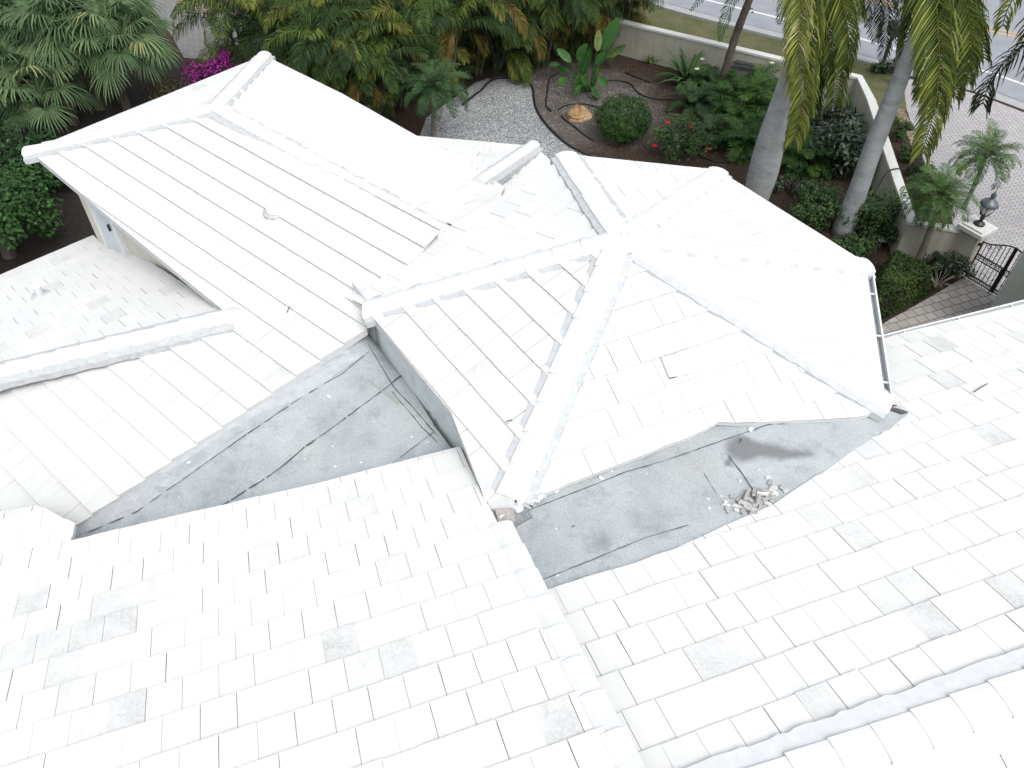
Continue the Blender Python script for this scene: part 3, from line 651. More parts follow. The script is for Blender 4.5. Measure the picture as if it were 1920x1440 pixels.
PATHM = pavers('path_pavers', 20, .24, .16, (.135, .132, .13), (.165, .16, .155), (.085, .085, .085), stain=(.12, .12, .12))
m = M('asphalt', .9, .2); MA = m.col(m.ramp(m.noise(1.2, 6, .7), [(.3, (.17, .18, .20)), (.7, (.22, .23, .25))])).bump(m.noise(80, 3), .3, .004).mat
m = M('grass_ground', .95, .1); c = m.ramp(m.noise(1.6, 5, .7), [(.32, (.12, .10, .065)), (.5, (.09, .095, .045)), (.7, (.06, .078, .03))])
GRASSM = m.col(m.mix(.6, c, m.ramp(m.noise(30, 4, .8), [(.3, (.4, .4, .4)), (.7, (1.5, 1.5, 1.5))]), 'MULTIPLY')).bump(m.noise(40, 4), .8, .04).mat
CONC = plain('kerb_concrete', (.25, .257, .262), .9, .12, 3); WHITEP = plain('road_paint', (.44, .45, .46), .7, .10, 6); ORANGEP = plain('road_paint_yellow', (.36, .25, .11), .7, .15, 6)
SHADE_SOIL = plain('soil_painted_shade', (.016, .013, .010), .95, .5, 9, bump=.6)  # soil colour darkened to stand in for shade under the trees

big = [Vector((x, y, 0)) for x, y in ((-90, -30), (90, -30), (90, 130), (-90, 130))]
sheet('ground', None, 0, MULCH, big)
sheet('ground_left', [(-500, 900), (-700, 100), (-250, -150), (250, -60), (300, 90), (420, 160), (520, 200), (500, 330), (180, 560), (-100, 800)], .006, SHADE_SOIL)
sheet('gravel_path', [(868, 172), (893, 154), (915, 147), (945, 147), (972, 149), (993, 158), (1001, 175), (1003, 195), (1010, 214), (1025, 236), (1045, 258), (1075, 276), (1110, 293), (1150, 310), (1120, 420), (900, 420), (770, 300), (800, 220)], .010, GRAVEL)
sheet('garden_path', [(255, -30), (300, -110), (520, -160), (500, 30), (470, 90), (430, 115), (345, 108), (318, 60)], .012, PATHM)
sheet('brown_gravel', [(300, -60), (322, -2), (345, 16), (385, 26), (425, 24), (470, 5), (480, -60)], .018, GRAVB)
sheet('grass_verge', [(1100, -40), (1180, -8), (1283, 29), (1470, 78), (1582, 108), (1695, 142), (1700, 215), (1650, 205), (1600, 150), (1440, 115), (1180, 50), (1050, 10)], .006, GRASSM)
sheet('driveway', [(1693, 146), (1760, 158), (1829, 176), (1960, 226), (2150, 300), (2200, 700), (1980, 640), (1876, 572), (1808, 524), (1797, 470), (1792, 432), (1757, 345), (1738, 320), (1720, 262), (1700, 205)], .008, DRIVE)
sheet('brown_gravel', [(1672, 196), (1694, 205), (1716, 240), (1722, 280), (1713, 285), (1700, 250), (1680, 215)], .014, GRAVB)
sheet('walkway', [(1620, 628), (1650, 612), (1665, 601), (1718, 572), (1772, 541), (1800, 524), (1808, 522), (1880, 566), (1990, 640), (1960, 720), (1600, 720)], .012, WALK)
# kerb and road follow one line
kl = [(900, -85), (1060, -36), (1180, -3), (1283, 26), (1375, 50), (1470, 74), (1582, 104), (1695, 138), (1829, 171), (1960, 220), (2300, 350)]
KP = [at(u, v, 0) for u, v in kl]
def offs(P, d, z):
    o = []
    for i, p in enumerate(P):
        t = (P[min(i + 1, len(P) - 1)] - P[max(i - 1, 0)]); nrm = Vector((-t.y, t.x, 0)).normalized(); q = p + nrm * d; o.append(Vector((q.x, q.y, z)))
    return o
def ribbon(name, d0, d1, z, mat, P=KP):
    a, b = offs(P, d0, z), offs(P, d1, z); g = G()
    for i in range(len(P) - 1): g.poly([a[i], a[i + 1], b[i + 1], b[i]])
    o = g.build(name, mat); return tag(o, kind='structure')
ribbon('gutter_apron', -.05, .42, .008, CONC)
a, b = offs(KP[:8], -.17, 0), offs(KP[:8], .0, 0); g = G()
for i in range(len(a) - 1): g.prism([Vector((q.x, q.y, .10)) for q in (a[i], a[i + 1], b[i + 1], b[i])], .1)
tag(g.build('kerb', CONC), kind='structure')
ribbon('road', .42, 17, .004, MA)
ribbon('road_line', 1.62, 1.76, .009, WHITEP); ribbon('road_line', 5.2, 5.32, .009, ORANGEP); ribbon('road_line', 5.5, 5.62, .009, ORANGEP)
ribbon('road_joint', .44, .475, .009, plain('road_joint', (.12, .125, .13), .9, .2, 4))

# ------------------------------------------------------------------ garden wall, pillar, gate, lantern, mailbox
HW = 1.13
WALLM = M('garden_wall_stucco', .9, .2); c = WALLM.ramp(WALLM.noise(1.4, 5, .65), [(.3, (.28, .272, .225)), (.7, (.34, .33, .278))])
stk = WALLM.ramp(WALLM.noise(1, 4, .7, scaled(WALLM, 5, 5, .4)), [(.5, (0, 0, 0)), (.75, (.5, .5, .5))]); WALLM = WALLM.col(WALLM.mix(stk, c, (.15, .157, .14))).bump(WALLM.noise(30, 4), .4, .01).mat
COPING = plain('wall_coping_white', (.44, .45, .425), .75, .07, 4)
def wallrun(name, px, label, thick=.2):
    P = [at(u, v, HW) for u, v in px]; a, b = offs(P, thick / 2, HW - .05), offs(P, -thick / 2, HW - .05); g = G()
    for i in range(len(P) - 1):
        g.poly([a[i], a[i + 1], b[i + 1], b[i]])
        for s in (a, b): g.poly([(s[i].x, s[i].y, -.05), (s[i + 1].x, s[i + 1].y, -.05), s[i + 1], s[i]])
    for k in (0, -1): g.poly([(a[k].x, a[k].y, -.05), (b[k].x, b[k].y, -.05), b[k], a[k]])
    root = empty(name, (P[0].x, P[0].y, 0), label, 'wall'); ofs = -Vector((P[0].x, P[0].y, 0))
    o = g.build('wall_body', WALLM, root); o.location = ofs
    a, b = offs(P, thick / 2 + .025, HW), offs(P, -thick / 2 - .025, HW); g = G()
    for i in range(len(P) - 1): g.prism([a[i], a[i + 1], b[i + 1], b[i]], .07)
    o = g.build('coping', COPING, root); o.location = ofs
wallrun('garden_wall', [(1080, 16), (1205, 48), (1330, 77), (1460, 108), (1612, 143), (1634, 186), (1672, 300), (1711, 415), (1800, 428)], 'low grey garden wall with white coping bending past the palms to the gate pillar')
pa_, pb_ = at(1808, 521, 0), at(1856, 550, 0); gd = (pb_ - pa_).normalized(); gn = Vector((-gd.y, gd.x, 0))
pz = 1.22
pc = pa_ - gd * .33 + gn * .12; root = empty('gate_pillar', (pc.x, pc.y, 0), 'square stucco gate pillar with flat white cap under the black lantern', 'pillar')
g = G(); g.box(Vector((0, 0, pz / 2)), gd * .25, gn * .25, Vector((0, 0, pz / 2))); g.build('pillar_shaft', WALLM, root)
g = G(); g.box(Vector((0, 0, pz + .05)), gd * .33, gn * .33, Vector((0, 0, .05))); g.box(Vector((0, 0, pz + .12)), gd * .26, gn * .26, Vector((0, 0, .025))); g.build('pillar_cap', COPING, root)
IRON = plain('black_iron', (.012, .012, .014), .45, .3, 20, spec=.5)
gate = empty('garden_gate', (pa_.x, pa_.y, 0), 'black wrought iron double gate with arched top across the paved walk', 'gate')
LW = (pb_ - pa_).length; Z = Vector((0, 0, 1))
def arc_top(s): return 1.10 + .26 * (0.5 - 0.5 * math.cos(math.pi * min(1, max(0, s))))
def leaf(o0, d):
    L = lambda s, z: o0 + d * (s * LW) + Z * z
    g = G(); r_ = .017
    g.tube([L(0, .05), L(0, 1.12)], .02, 6); g.tube([L(1, .05), L(1, 1.38)], .024, 6)
    g.tube([L(i / 12, arc_top(i / 12)) for i in range(13)], .019, 6)
    for z in (.07, .17, .62, .76): g.tube([L(0, z), L(1, z)], .017, 6)
    lf = g.build('gate_leaf', IRON, gate)
    for i in range(1, 7):
        s = i / 7; g = G()
        g.tube([L(s, .17), L(s, .30), L(s, .34), L(s, .38), L(s, .62)], [.009, .009, .022, .009, .009], 6)
        g.tube([L(s, .76), L(s, arc_top(s))], .010, 6); g.tube([L(s, .61), L(s, .77)], .008, 5); g.build('picket', IRON, lf)
    for zc, rr in ((.12, .04), (.69, .055)):
        g = G(); n = 12
        for i in range(n):
            cx = (i + .5) / n; g.tube([L(cx + math.cos(t * .8) * rr * (1 - t * .09) / LW * .8, zc + math.sin(t * .8) * rr * (1 - t * .09)) for t in range(9)], .008, 4)
        g.build('scroll_band', IRON, lf)
    g = G()
    for cx in (.25, .55):
        zc = arc_top(cx) - .09; g.tube([L(cx + math.cos(t * .7) * .06 * (1 - t * .07) / LW, zc + math.sin(t * .7) * .06 * (1 - t * .07)) for t in range(11)], .008, 4)
    g.build('top_scroll', IRON, lf)
    return lf
l1 = leaf(Vector((0, 0, 0)), gd); l2 = leaf(gd * LW * 2.06, -gd)
for z in (.2, 1.0):
    g = G(); g.box(Vector((0, 0, z)) - gd * .05, gd * .05, gn * .025, Z * .03); g.build('hinge', IRON, l1)
g = G(); g.tube([gd * LW * .97 - gn * .05 + Z * .0, gd * LW * .97 - gn * .05 + Z * .75], .014, 6); g.build('drop_bolt', IRON, l1)
# house side wall that the right leaf closes against
hw0 = at(1876, 566, 0); g = G(); hx = gd; hy = gn
g.prism([hw0 + Z * 2.6, hw0 + hx * 1.6 + Z * 2.6, hw0 + hx * 1.6 - hy * 1.8 + Z * 2.6, hw0 - hy * 1.8 + hx * .4 + Z * 2.6], 2.6)
tag(g.build('side_wall', STUCCO_G), 'tall grey green stucco wall beside the right leaf of the iron gate', 'wall')
lp = pc + Z * (pz + .145); lan = empty('lantern', lp, 'black carriage lantern standing on the white gate pillar cap', 'lantern')
lan.scale = (1.3, 1.3, 1.3)
g = G(); g.lathe((0, 0, 0), [(.10, 0), (.10, .03), (.05, .05), (.03, .10), (.045, .14), (.03, .17), (.07, .21), (.09, .23), (.09, .25)], 10); g.build('lantern_base', IRON, lan, True)
g = G()
for k in range(6):
    a_ = k * math.pi / 3; e_ = Vector((math.cos(a_), math.sin(a_), 0)); g.tube([e_ * .088 + Z * .25, e_ * .128 + Z * .36, e_ * .135 + Z * .42], .009, 4)
g.tube([Vector((math.cos(k * math.pi / 6) * .135, math.sin(k * math.pi / 6) * .135, .42)) for k in range(13)], .010, 4); g.build('lantern_cage', IRON, lan)
m = M('lantern_glass', .15, .5); m.col((.62, .64, .62)); g = G(); g.lathe((0, 0, 0), [(.078, .25), (.118, .36), (.122, .42)], 6); g.build('lantern_pane', m.mat, lan)
m = M('lantern_roof', .35, .5); m.col((.06, .07, .085)); g = G(); g.lathe((0, 0, 0), [(.16, .42), (.165, .44), (.12, .50), (.06, .535), (.03, .56), (.045, .60), (.045, .63), (.015, .68), (.004, .75)], 12); g.build('lantern_roof', m.mat, lan, True)
mp = at(1652, 128, 0); mb = empty('mailbox', mp, 'black mailbox on a black post by the road beyond the wall', 'mailbox')
g = G(); g.tube([(0, 0, 0), (0, 0, 1.25)], .06, 8); g.tube([(0, 0, .95), (.22, .1, 1.1)], .03, 6); g.lathe((0, 0, 0), [(.12, 0), (.12, .05), (.07, .12)], 8); g.build('mailbox_post', IRON, mb)
g = G(); bx = []
for k in range(9): a_ = math.pi * k / 8; bx.append((math.cos(a_) * .15, .20 + math.sin(a_) * .13))
ring = lambda y: [Vector((x, y, 1.2 + z)) for x, z in [(.15, 0)] + bx + [(-.15, 0)]]
r0, r1 = ring(-.3), ring(.3)
for i in range(len(r0)): j = (i + 1) % len(r0); g.poly([r0[i], r0[j], r1[j], r1[i]])
g.poly(r0); g.poly(r1); g.build('mailbox_body', IRON, mb)

# ------------------------------------------------------------------ foliage builders
def leafmat(name, stops, rough=.6, spec=.18):
    stops = [(p, (q[0] * .92, q[1] * 1.0, q[2] * .82)) for p, q in stops]
    m = M(name, rough, spec); c = m.ramp(m.attr(), stops)
    c = m.mix(.35, c, m.ramp(m.noise(9, 3), [(.3, (.7, .7, .7)), (.7, (1.3, 1.3, 1.3))]), 'MULTIPLY'); m.col(c)
    tr = m.n('ShaderNodeBsdfTranslucent'); m.nt.links.new(c, tr.inputs['Color']); mx = m.n('ShaderNodeMixShader'); mx.inputs[0].default_value = .18
    m.nt.links.new(m.b.outputs[0], mx.inputs[1]); m.nt.links.new(tr.outputs[0], mx.inputs[2]); m.nt.links.new(mx.outputs[0], m.nt.nodes['Material Output'].inputs[0]); return m.mat
ARECA = leafmat('areca_leaf', [(0, (.007, .016, .006)), (.3, (.022, .043, .011)), (.6, (.058, .088, .018)), (.82, (.125, .130, .026)), (1, (.14, .075, .025))])
ROYAL = leafmat('royal_leaf', [(0, (.014, .026, .009)), (.4, (.052, .076, .021)), (.7, (.135, .155, .034)), (.88, (.26, .24, .06)), (1, (.36, .31, .20))])
DARKP = leafmat('dark_palm_leaf', [(0, (.008, .013, .008)), (.5, (.022, .036, .016)), (1, (.06, .085, .03))])
DATE = leafmat('date_leaf', [(0, (.018, .040, .013)), (.4, (.038, .078, .024)), (.75, (.075, .125, .045)), (1, (.16, .16, .05))])
BLUEP = leafmat('blue_green_leaf', [(0, (.016, .036, .015)), (.5, (.036, .075, .032)), (1, (.085, .13, .06))])
FAN = leafmat('fan_leaf', [(0, (.022, .040, .022)), (.4, (.060, .098, .048)), (.75, (.125, .175, .095)), (1, (.30, .26, .13))])
BUSH = leafmat('bush_leaf', [(0, (.012, .028, .008)), (.5, (.028, .066, .014)), (1, (.06, .13, .028))])
SHRUB = leafmat('shrub_leaf', [(0, (.010, .022, .010)), (.5, (.028, .055, .022)), (1, (.075, .12, .045))])
HEDGE = leafmat('hedge_leaf', [(0, (.012, .022, .008)), (.5, (.034, .060, .016)), (.8, (.06, .09, .025)), (1, (.13, .12, .035))])
OAK = leafmat('tree_leaf', [(0, (.010, .028, .012)), (.5, (.026, .065, .022)), (1, (.06, .13, .04))])
BIGL = leafmat('paddle_leaf', [(0, (.014, .040, .014)), (.5, (.035, .10, .03)), (.8, (.07, .16, .045)), (1, (.17, .17, .08))], .4)
MAG = leafmat('magenta_bract', [(0, (.05, .03, .015)), (.25, (.10, .015, .08)), (.6, (.25, .02, .22)), (1, (.36, .04, .34))])
REDF = leafmat('red_petal', [(0, (.40, .008, .012)), (1, (.55, .02, .02))]); PALEF = leafmat('pale_petal', [(0, (.45, .45, .30)), (1, (.55, .55, .45))])
def trunk_mat(name, a, b, ring=14, rough=.85, rs=.4, bs=.5):
    m = M(name, rough, .2); w = m.n('ShaderNodeTexWave', _wave_type='BANDS', _bands_direction='Z', Vector=m.pos(True), Scale=ring / 6.28 * 1.0, Distortion=1.6, Detail=3.0)
    c = m.ramp(m.noise(2.2, 5, .7, obj=True), [(.3, a), (.7, b)])
    c = m.mix(m.ramp(w.outputs['Fac'], [(.0, (rs, rs, rs)), (.22, (0, 0, 0))]), c, tuple(x * .6 for x in a))
    st = m.ramp(m.noise(1.4, 4, .7, scaled(m, 1, 1, 3, 0, True)), [(.48, (0, 0, 0)), (.7, (.62, .62, .62))]); c = m.mix(st, c, tuple(x * .55 for x in a))
    return m.col(c).bump(w.outputs['Fac'], bs, .02).mat
ROYT = trunk_mat('royal_trunk', (.22, .235, .235), (.31, .325, .325), 40, .85, .26, .15); DATET = trunk_mat('date_trunk', (.10, .09, .075), (.20, .185, .16), 40); BROWNT = trunk_mat('brown_trunk', (.05, .042, .034), (.12, .10, .08), 34)
SHAFT = plain('crownshaft_green', (.10, .16, .05), .5, .2, 3)

def blade(g, p, d, L, w, wv, droop, tone):
    a = p + d * (L * .45); d2 = (d + Vector((0, 0, -droop))).normalized(); b = a + d2 * (L * .33); d3 = (d2 + Vector((0, 0, -droop * 1.2))).normalized(); e = b + d3 * (L * .22)
    o = len(g.v); h = wv * (w / 2)
    g.v += [tuple(p - h * .4), tuple(p + h * .4), tuple(a - h), tuple(a + h), tuple(b - h * .8), tuple(b + h * .8), tuple(e)]
    g.f += [(o, o + 1, o + 3, o + 2), (o + 2, o + 3, o + 5, o + 4), (o + 4, o + 5, o + 6)]; g.t += [tone] * 3; g.m += [0] * 3
def spine(base, az, elev, L, bend, n=10):
    P = [Vector(base)]; e = elev
    for i in range(n):
        e2 = elev - bend * ((i + .5) / n) ** 1.3
        P.append(P[-1] + Vector((math.sin(az) * math.cos(e2), math.cos(az) * math.cos(e2), math.sin(e2))) * (L / n))
    return P
def frond(g, P, n, LL, w, rnd, ang=50, vee=.25, droop=.35, tone=.4, tj=.15, t0=.12, ref=None, rach=.012, prof=None, rtone=None, clump=0):
    seg = [(b - a).length for a, b in zip(P, P[1:])]; tot = sum(seg); ca, sa = math.cos(R(ang)), math.sin(R(ang))
    g.tube(P, [rach * (1 - .75 * i / (len(P) - 1)) for i in range(len(P))], 4, rtone if rtone is not None else min(1, tone + .2), 0, False)
    for i in range(n):
        t = t0 + (1 - t0) * (i + .5) / n; s = t * tot; k = 0
        while k < len(seg) - 1 and s > seg[k]: s -= seg[k]; k += 1
        T = (P[k + 1] - P[k]).normalized(); p = P[k] + T * s
        U = Vector(ref) if ref is not None else Vector((0, 0, 1))
        S = T.cross(U)
        if S.length < .15: S = T.cross(Vector((.7, .7, .1)))
        S.normalize(); Nn = S.cross(T)
        pr = prof(t) if prof else (math.sin(math.pi * min(1, (t - t0) / (1 - t0) * .8 + .17)) ** .7)
        for sg in (-1, 1):
            aa = rnd.uniform(-.14, .14); d = (T * (ca + aa * .6) + S * sg * sa + Nn * (vee + rnd.uniform(-.12, .12))).normalized()
            wv = (T - d * T.dot(d)); wv = (wv.normalized() + Nn * rnd.uniform(-.4, .4)).normalized()
            tn = min(1, max(0, tone + rnd.gauss(0, tj)))
            blade(g, p, d, LL * pr * rnd.uniform(.8, 1.12), w * rnd.uniform(.75, 1.15), wv, droop * rnd.uniform(.5, 1.6), tn)
def leafquad(g, p, nrm, L, w, tone, rnd):
    t = nrm.cross(Vector((rnd.gauss(0, 1), rnd.gauss(0, 1), rnd.gauss(0, 1)))).normalized(); s = nrm.cross(t)
    o = len(g.v); g.v += [tuple(p - t * L * .5), tuple(p + s * w * .5 - nrm * L * .04), tuple(p + t * L * .5 - nrm * L * .1), tuple(p - s * w * .5 - nrm * L * .04)]
    g.f.append((o, o + 1, o + 2, o + 3)); g.t.append(tone); g.m.append(0)
def clumpbush(g, rad, lumps, per, leaf, rnd, h0=.55, lump_r=.4, flat=1.0, tone=.5, wr=.5):
    rx, ry, rz = rad
    for l in range(lumps):
        v = Vector((rnd.gauss(0, 1), rnd.gauss(0, 1), rnd.gauss(0, 1) * .9)).normalized()
        k = rnd.uniform(.45, .92); c = Vector((v.x * rx * k, v.y * ry * k, rz * .50 + v.z * rz * k * .44)); lr = lump_r * rnd.uniform(.7, 1.3) * min(rad) * 1.15; lt = tone + rnd.gauss(0, .16)
        for i in range(per):
            w = Vector((rnd.gauss(0, 1), rnd.gauss(0, 1), rnd.gauss(0, 1) + .35)).normalized(); p = c + w * lr * rnd.random() ** .4; p.z = max(.03, p.z)
            nn = (w + Vector((rnd.gauss(0, .5), rnd.gauss(0, .5), .7 + rnd.gauss(0, .5)))).normalized()
            leafquad(g, p, nn, leaf * rnd.uniform(.6, 1.3), leaf * wr * rnd.uniform(.7, 1.2), min(1, max(0, lt + rnd.gauss(0, .17))), rnd)
def bush(name, loc, rad, lumps, per, leaf, mat, label, cat='bush', seed=1, group=None, flowers=None, **kw):
    rnd = random.Random(seed); root = empty(name, loc, label, cat, group)
    g = G(); clumpbush(g, rad, lumps, per, leaf, rnd, **kw); g.build('foliage', mat, root)
    g = G(); hz = rad[2]
    for i in range(5):
        a_ = i * 1.3 + seed; g.tube([(0, 0, -.02), (math.cos(a_) * rad[0] * .2, math.sin(a_) * rad[1] * .2, hz * .4), (math.cos(a_) * rad[0] * .5, math.sin(a_) * rad[1] * .5, hz * .85)], [.03, .022, .01], 5)
    g.build('stem', BROWNT, root)
    return root
def flower(root, p, mat, r_=.06, seed=0):
    rnd = random.Random(seed); g = G()
    for k in range(5):
        a_ = k * 1.2566 + rnd.uniform(-.2, .2); d = Vector((math.cos(a_), math.sin(a_), .35)); s = Vector((-math.sin(a_), math.cos(a_), 0))
        g.poly([p, p + d * r_ * .6 + s * r_ * .45, p + d * r_ * 1.1, p + d * r_ * .6 - s * r_ * .45], rnd.random())
    g.build('flower', mat, root)

# ------------------------------------------------------------------ areca palm hedge
def areca(seed, h, spread, nf, label, loc):
    rnd = random.Random(seed); root = empty('areca_palm', loc, label, 'palm', 'areca palms in the garden hedge')
    g = G(); st = G()
    for k in range(9):
        a_ = rnd.uniform(0, 6.28); r_ = rnd.uniform(.1, .6); b = Vector((math.cos(a_) * r_, math.sin(a_) * r_, 0)); t = b * 2.0 + Vector((0, 0, h * rnd.uniform(.35, .62))); st.tube([b, (b + t) / 2 + b * .1, t], [.045, .04, .03], 6, .5)
        top = t
        for f in range(nf // 9):
            az = rnd.uniform(0, 6.28); dead = rnd.random() < .09
            L = rnd.uniform(1.7, 2.5) * spread; el = R(rnd.uniform(35, 80)) if not dead else R(rnd.uniform(-10, 20))
            tone = rnd.choice([.1, .2, .3, .4, .5, .35, .65, .75]) if not dead else rnd.uniform(.85, 1)
            frond(g, spine(top, az, el, L, R(rnd.uniform(85, 140)) if not dead else R(90), 9), 30, .60 * spread, .030, rnd, 40, .12, 1.0, tone, .13)
    for k in range(40):                            # lower skirt of fronds hanging to the ground
        a_ = rnd.uniform(0, 6.28); b = Vector((math.cos(a_) * .5, math.sin(a_) * .5, h * rnd.uniform(.08, .45)))
        frond(g, spine(b, a_, R(rnd.uniform(20, 65)), rnd.uniform(1.3, 2.0), R(rnd.uniform(90, 135)), 8), 30, .50, .028, rnd, 42, .1, 1.0, rnd.choice([.05, .15, .25, .35, .45, .6, .78, .92]), .12)
    st.build('stem', BROWNT, root); g.build('crown', ARECA, root); return root
protos = [areca(3, 4.4, 1.0, 54, 'areca palm clump at the left end of the hedge beside the magenta bougainvillea', at(505, 165)),
          areca(14, 4.8, 1.05, 54, 'areca palm clump in the hedge directly behind the slim blue green date palm', at(735, 196)),
          areca(25, 4.6, 1.0, 54, 'areca palm clump at the back of the white gravel path', at(880, 138))]
spots = [((570, 185), 1, 1.0, 'areca palm clump just above the far left corner of the wing roof'), ((640, 205), 2, 1.0, 'areca palm clump above the middle of the wing roof back eave'),
         ((690, 215), 0, .95, 'areca palm clump left of the slim date palm, close to the roof edge'), ((815, 172), 0, 1.0, 'areca palm clump right of the slim date palm with yellowing fronds'),
         ((945, 120), 1, 1.0, 'areca palm clump behind the rounded end of the gravel path'), ((1010, 108), 2, 1.05, 'areca palm clump left of the big paddle leaved plant'),
         ((1075, 96), 0, 1.05, 'areca palm clump directly behind the big paddle leaved plant'), ((1135, 80), 1, .95, 'areca palm clump right of the paddle leaved plant near the wall'),
         ((1168, 62), 2, .62, 'small areca palm clump touching the end of the garden wall'), ((620, 95), 0, 1.1, 'areca palm clump in the back row over the left wing roof'),
         ((760, 80), 2, 1.1, 'areca palm clump in the back row above the slim date palm'), ((900, 50), 1, 1.1, 'areca palm clump in the back row above the gravel path'), ((1040, 30), 0, 1.0, 'areca palm clump in the back row nearest the road')]
for i, (q, k, sc, lab) in enumerate(spots): copy_of(protos[k], at(*q), i * 1.7 + .6, sc, lab)

# ------------------------------------------------------------------ royal palms with long hanging fronds
def royal(base_px, r_prof, hgt, label, fronds, seed, crownseed, top_r=.17):
    B = at(*base_px); rnd = random.Random(seed); root = empty('royal_palm', B, label, 'palm', None)
    g = G(); n = 26
    P = [Vector((math.sin(i * .5) * .015, 0, hgt * i / n)) for i in range(n + 1)]
    g.tube(P, [r_prof(hgt * i / n) for i in range(n + 1)], 20); g.build('trunk', ROYT, root, True)
    g = G(); top = Vector((0, 0, hgt)); g.tube([top, top + Vector((0, 0, .5)), top + Vector((0, 0, 1.1)), top + Vector((0, 0, 1.6))], [r_prof(hgt) * .95, r_prof(hgt) * 1.1, r_prof(hgt) * .8, .08], 14); g.build('crownshaft', SHAFT, root, True)
    hub = top + Vector((0, 0, 1.5))
    for (pts, LL, tone, nn, dy) in fronds:
        g = G(); W = [aty(u, v, B.y + d) - B for u, v, d in pts]
        a0, a1 = hub, W[0]; mid = (a0 + a1) / 2 + Vector((0, 0, .5)); W = [a0, a0 * .6 + a1 * .4 + Vector((0, 0, .45)), a0 * .2 + a1 * .8 + Vector((0, 0, .25))] + W
        Q = []
        for i in range(len(W) - 1):                # smooth the spine
            for k in range(4):
                t = k / 4; p0, p1, p2, p3 = W[max(i - 1, 0)], W[i], W[i + 1], W[min(i + 2, len(W) - 1)]
                Q.append(.5 * ((2 * p1) + (p2 - p0) * t + (2 * p0 - 5 * p1 + 4 * p2 - p3) * t * t + (3 * p1 - p0 - 3 * p2 + p3) * t ** 3))
        Q.append(W[-1])
        for tier in (.35, .0, -.35): frond(g, Q, int(nn * 1.35), LL * 1.05, .034, rnd, 40, tier, .95, tone, .19, .22, ref=dy, rach=.035, prof=lambda t: (1 - .55 * max(0, t - .5) * 2) * (.75 + .25 * min(1, t * 3)), rtone=.8 if tone > .45 else .2)
        g.build('frond', ROYAL if tone > .28 else DARKP, root)
    for k in range(crownseed):                     # the rest of the crown, above the picture
        g = G(); az = R(-75 + k * 150 / max(1, crownseed - 1)) + rnd.uniform(-.2, .2)
        frond(g, spine(hub, az, R(rnd.uniform(40, 75)), rnd.uniform(3, 3.6), R(120), 12), 40, .75, .05, rnd, 48, .2, .4, .45, .12, .15, rach=.03); g.build('frond', ROYAL, root)
    return root
lean = (0.25, 1, 0.3)
p1 = lambda z: .265 + .13 * math.exp(-((z - 1.2) / 1.3) ** 2) - .075 * min(1, max(0, (z - 2.2) / 3)) - .01 * z * .5
royal((1413, 385), p1, 7.0, 'royal palm with a swollen grey trunk rising behind the turret roof', [
    ([(1520, -70, 0), (1514, 40, -.5), (1508, 120, -.8), (1507, 190, -.9), (1489, 262, -.9)], .95, .62, 46, lean),
    ([(1545, -60, .2), (1562, 30, -.3), (1572, 110, -.5), (1566, 190, -.5)], .85, .55, 40, lean),
    ([(1497, -60, 0), (1500, 30, -.6), (1497, 90, -.9), (1502, 140, -.9)], .8, .74, 34, lean),
    ([(1540, -70, .4), (1550, 10, .1), (1553, 90, 0), (1545, 160, .1)], .9, .42, 36, lean),
    ([(1580, -80, .6), (1600, -20, .4), (1612, 30, .3)], .7, .5, 30, lean), ([(1555, -80, -.3), (1580, 0, -.6), (1590, 70, -.7), (1583, 130, -.7)], .8, .5, 36, lean),
    ([(1530, -70, .5), (1530, 40, .2), (1530, 140, .1), (1526, 200, .1)], .85, .35, 40, lean)], 5, 5)
p2 = lambda z: .262 - .022 * z + .02 * math.exp(-((z - 0.3) / .6) ** 2) + .02 * math.exp(-((z - 3.5) / 1.5) ** 2)
royal((1577, 440), p2, 7.4, 'royal palm with a slender pale grey trunk standing inside the wall bend', [
    ([(1752, -70, 0), (1758, 40, -.5), (1762, 120, -.7), (1752, 205, -.8), (1729, 286, -.8)], .95, .58, 48, lean),
    ([(1775, -70, .2), (1795, 30, 0), (1800, 100, -.1), (1788, 180, -.2)], .95, .52, 42, lean),
    ([(1770, -60, .4), (1790, -10, .4), (1832, 50, .4), (1845, 110, .3)], .75, .48, 36, lean),
    ([(1738, -70, .5), (1722, 0, .3), (1706, 60, .2), (1700, 100, .2)], .7, .38, 32, lean),
    ([(1765, -60, .3), (1772, 60, .2), (1772, 140, .1), (1760, 210, .1)], .9, .34, 40, lean), ([(1790, -70, -.3), (1815, 20, -.5), (1822, 90, -.6), (1812, 150, -.6)], .85, .46, 40, lean),
    ([(1745, -70, .3), (1740, 30, .1), (1738, 110, 0), (1728, 180, 0)], .75, .5, 38, lean)], 8, 5)
royal((2035, 470), p2, 7.6, 'royal palm at the right edge with a dark hanging frond over the road', [
    ([(1985, -30, 0), (1945, 60, -.2), (1895, 105, -.3), (1858, 150, -.4), (1842, 196, -.4)], .9, .2, 44, (0, .4, 1)),
    ([(2000, 0, .3), (1960, 80, .2), (1925, 130, .1)], .8, .2, 36, (0, .4, 1)),
    ([(1960, -90, .2), (1915, -30, .2), (1888, 20, .2), (1880, 50, .2)], .7, .62, 36, lean)], 9, 5)
royal((1618, 262), lambda z: .17 - .012 * z, 6.2, 'palm beyond the garden wall with dark drooping fronds beside the mailbox', [
    ([(1640, -60, 0), (1655, 10, -.2), (1662, 70, -.3), (1655, 118, -.3)], .62, .24, 40, lean),
    ([(1620, -60, 0), (1640, 0, -.2), (1645, 60, -.2)], .6, .3, 34, lean),
    ([(1665, -60, .2), (1688, 0, .1), (1694, 50, .1)], .55, .2, 32, lean)], 12, 4) if False else None
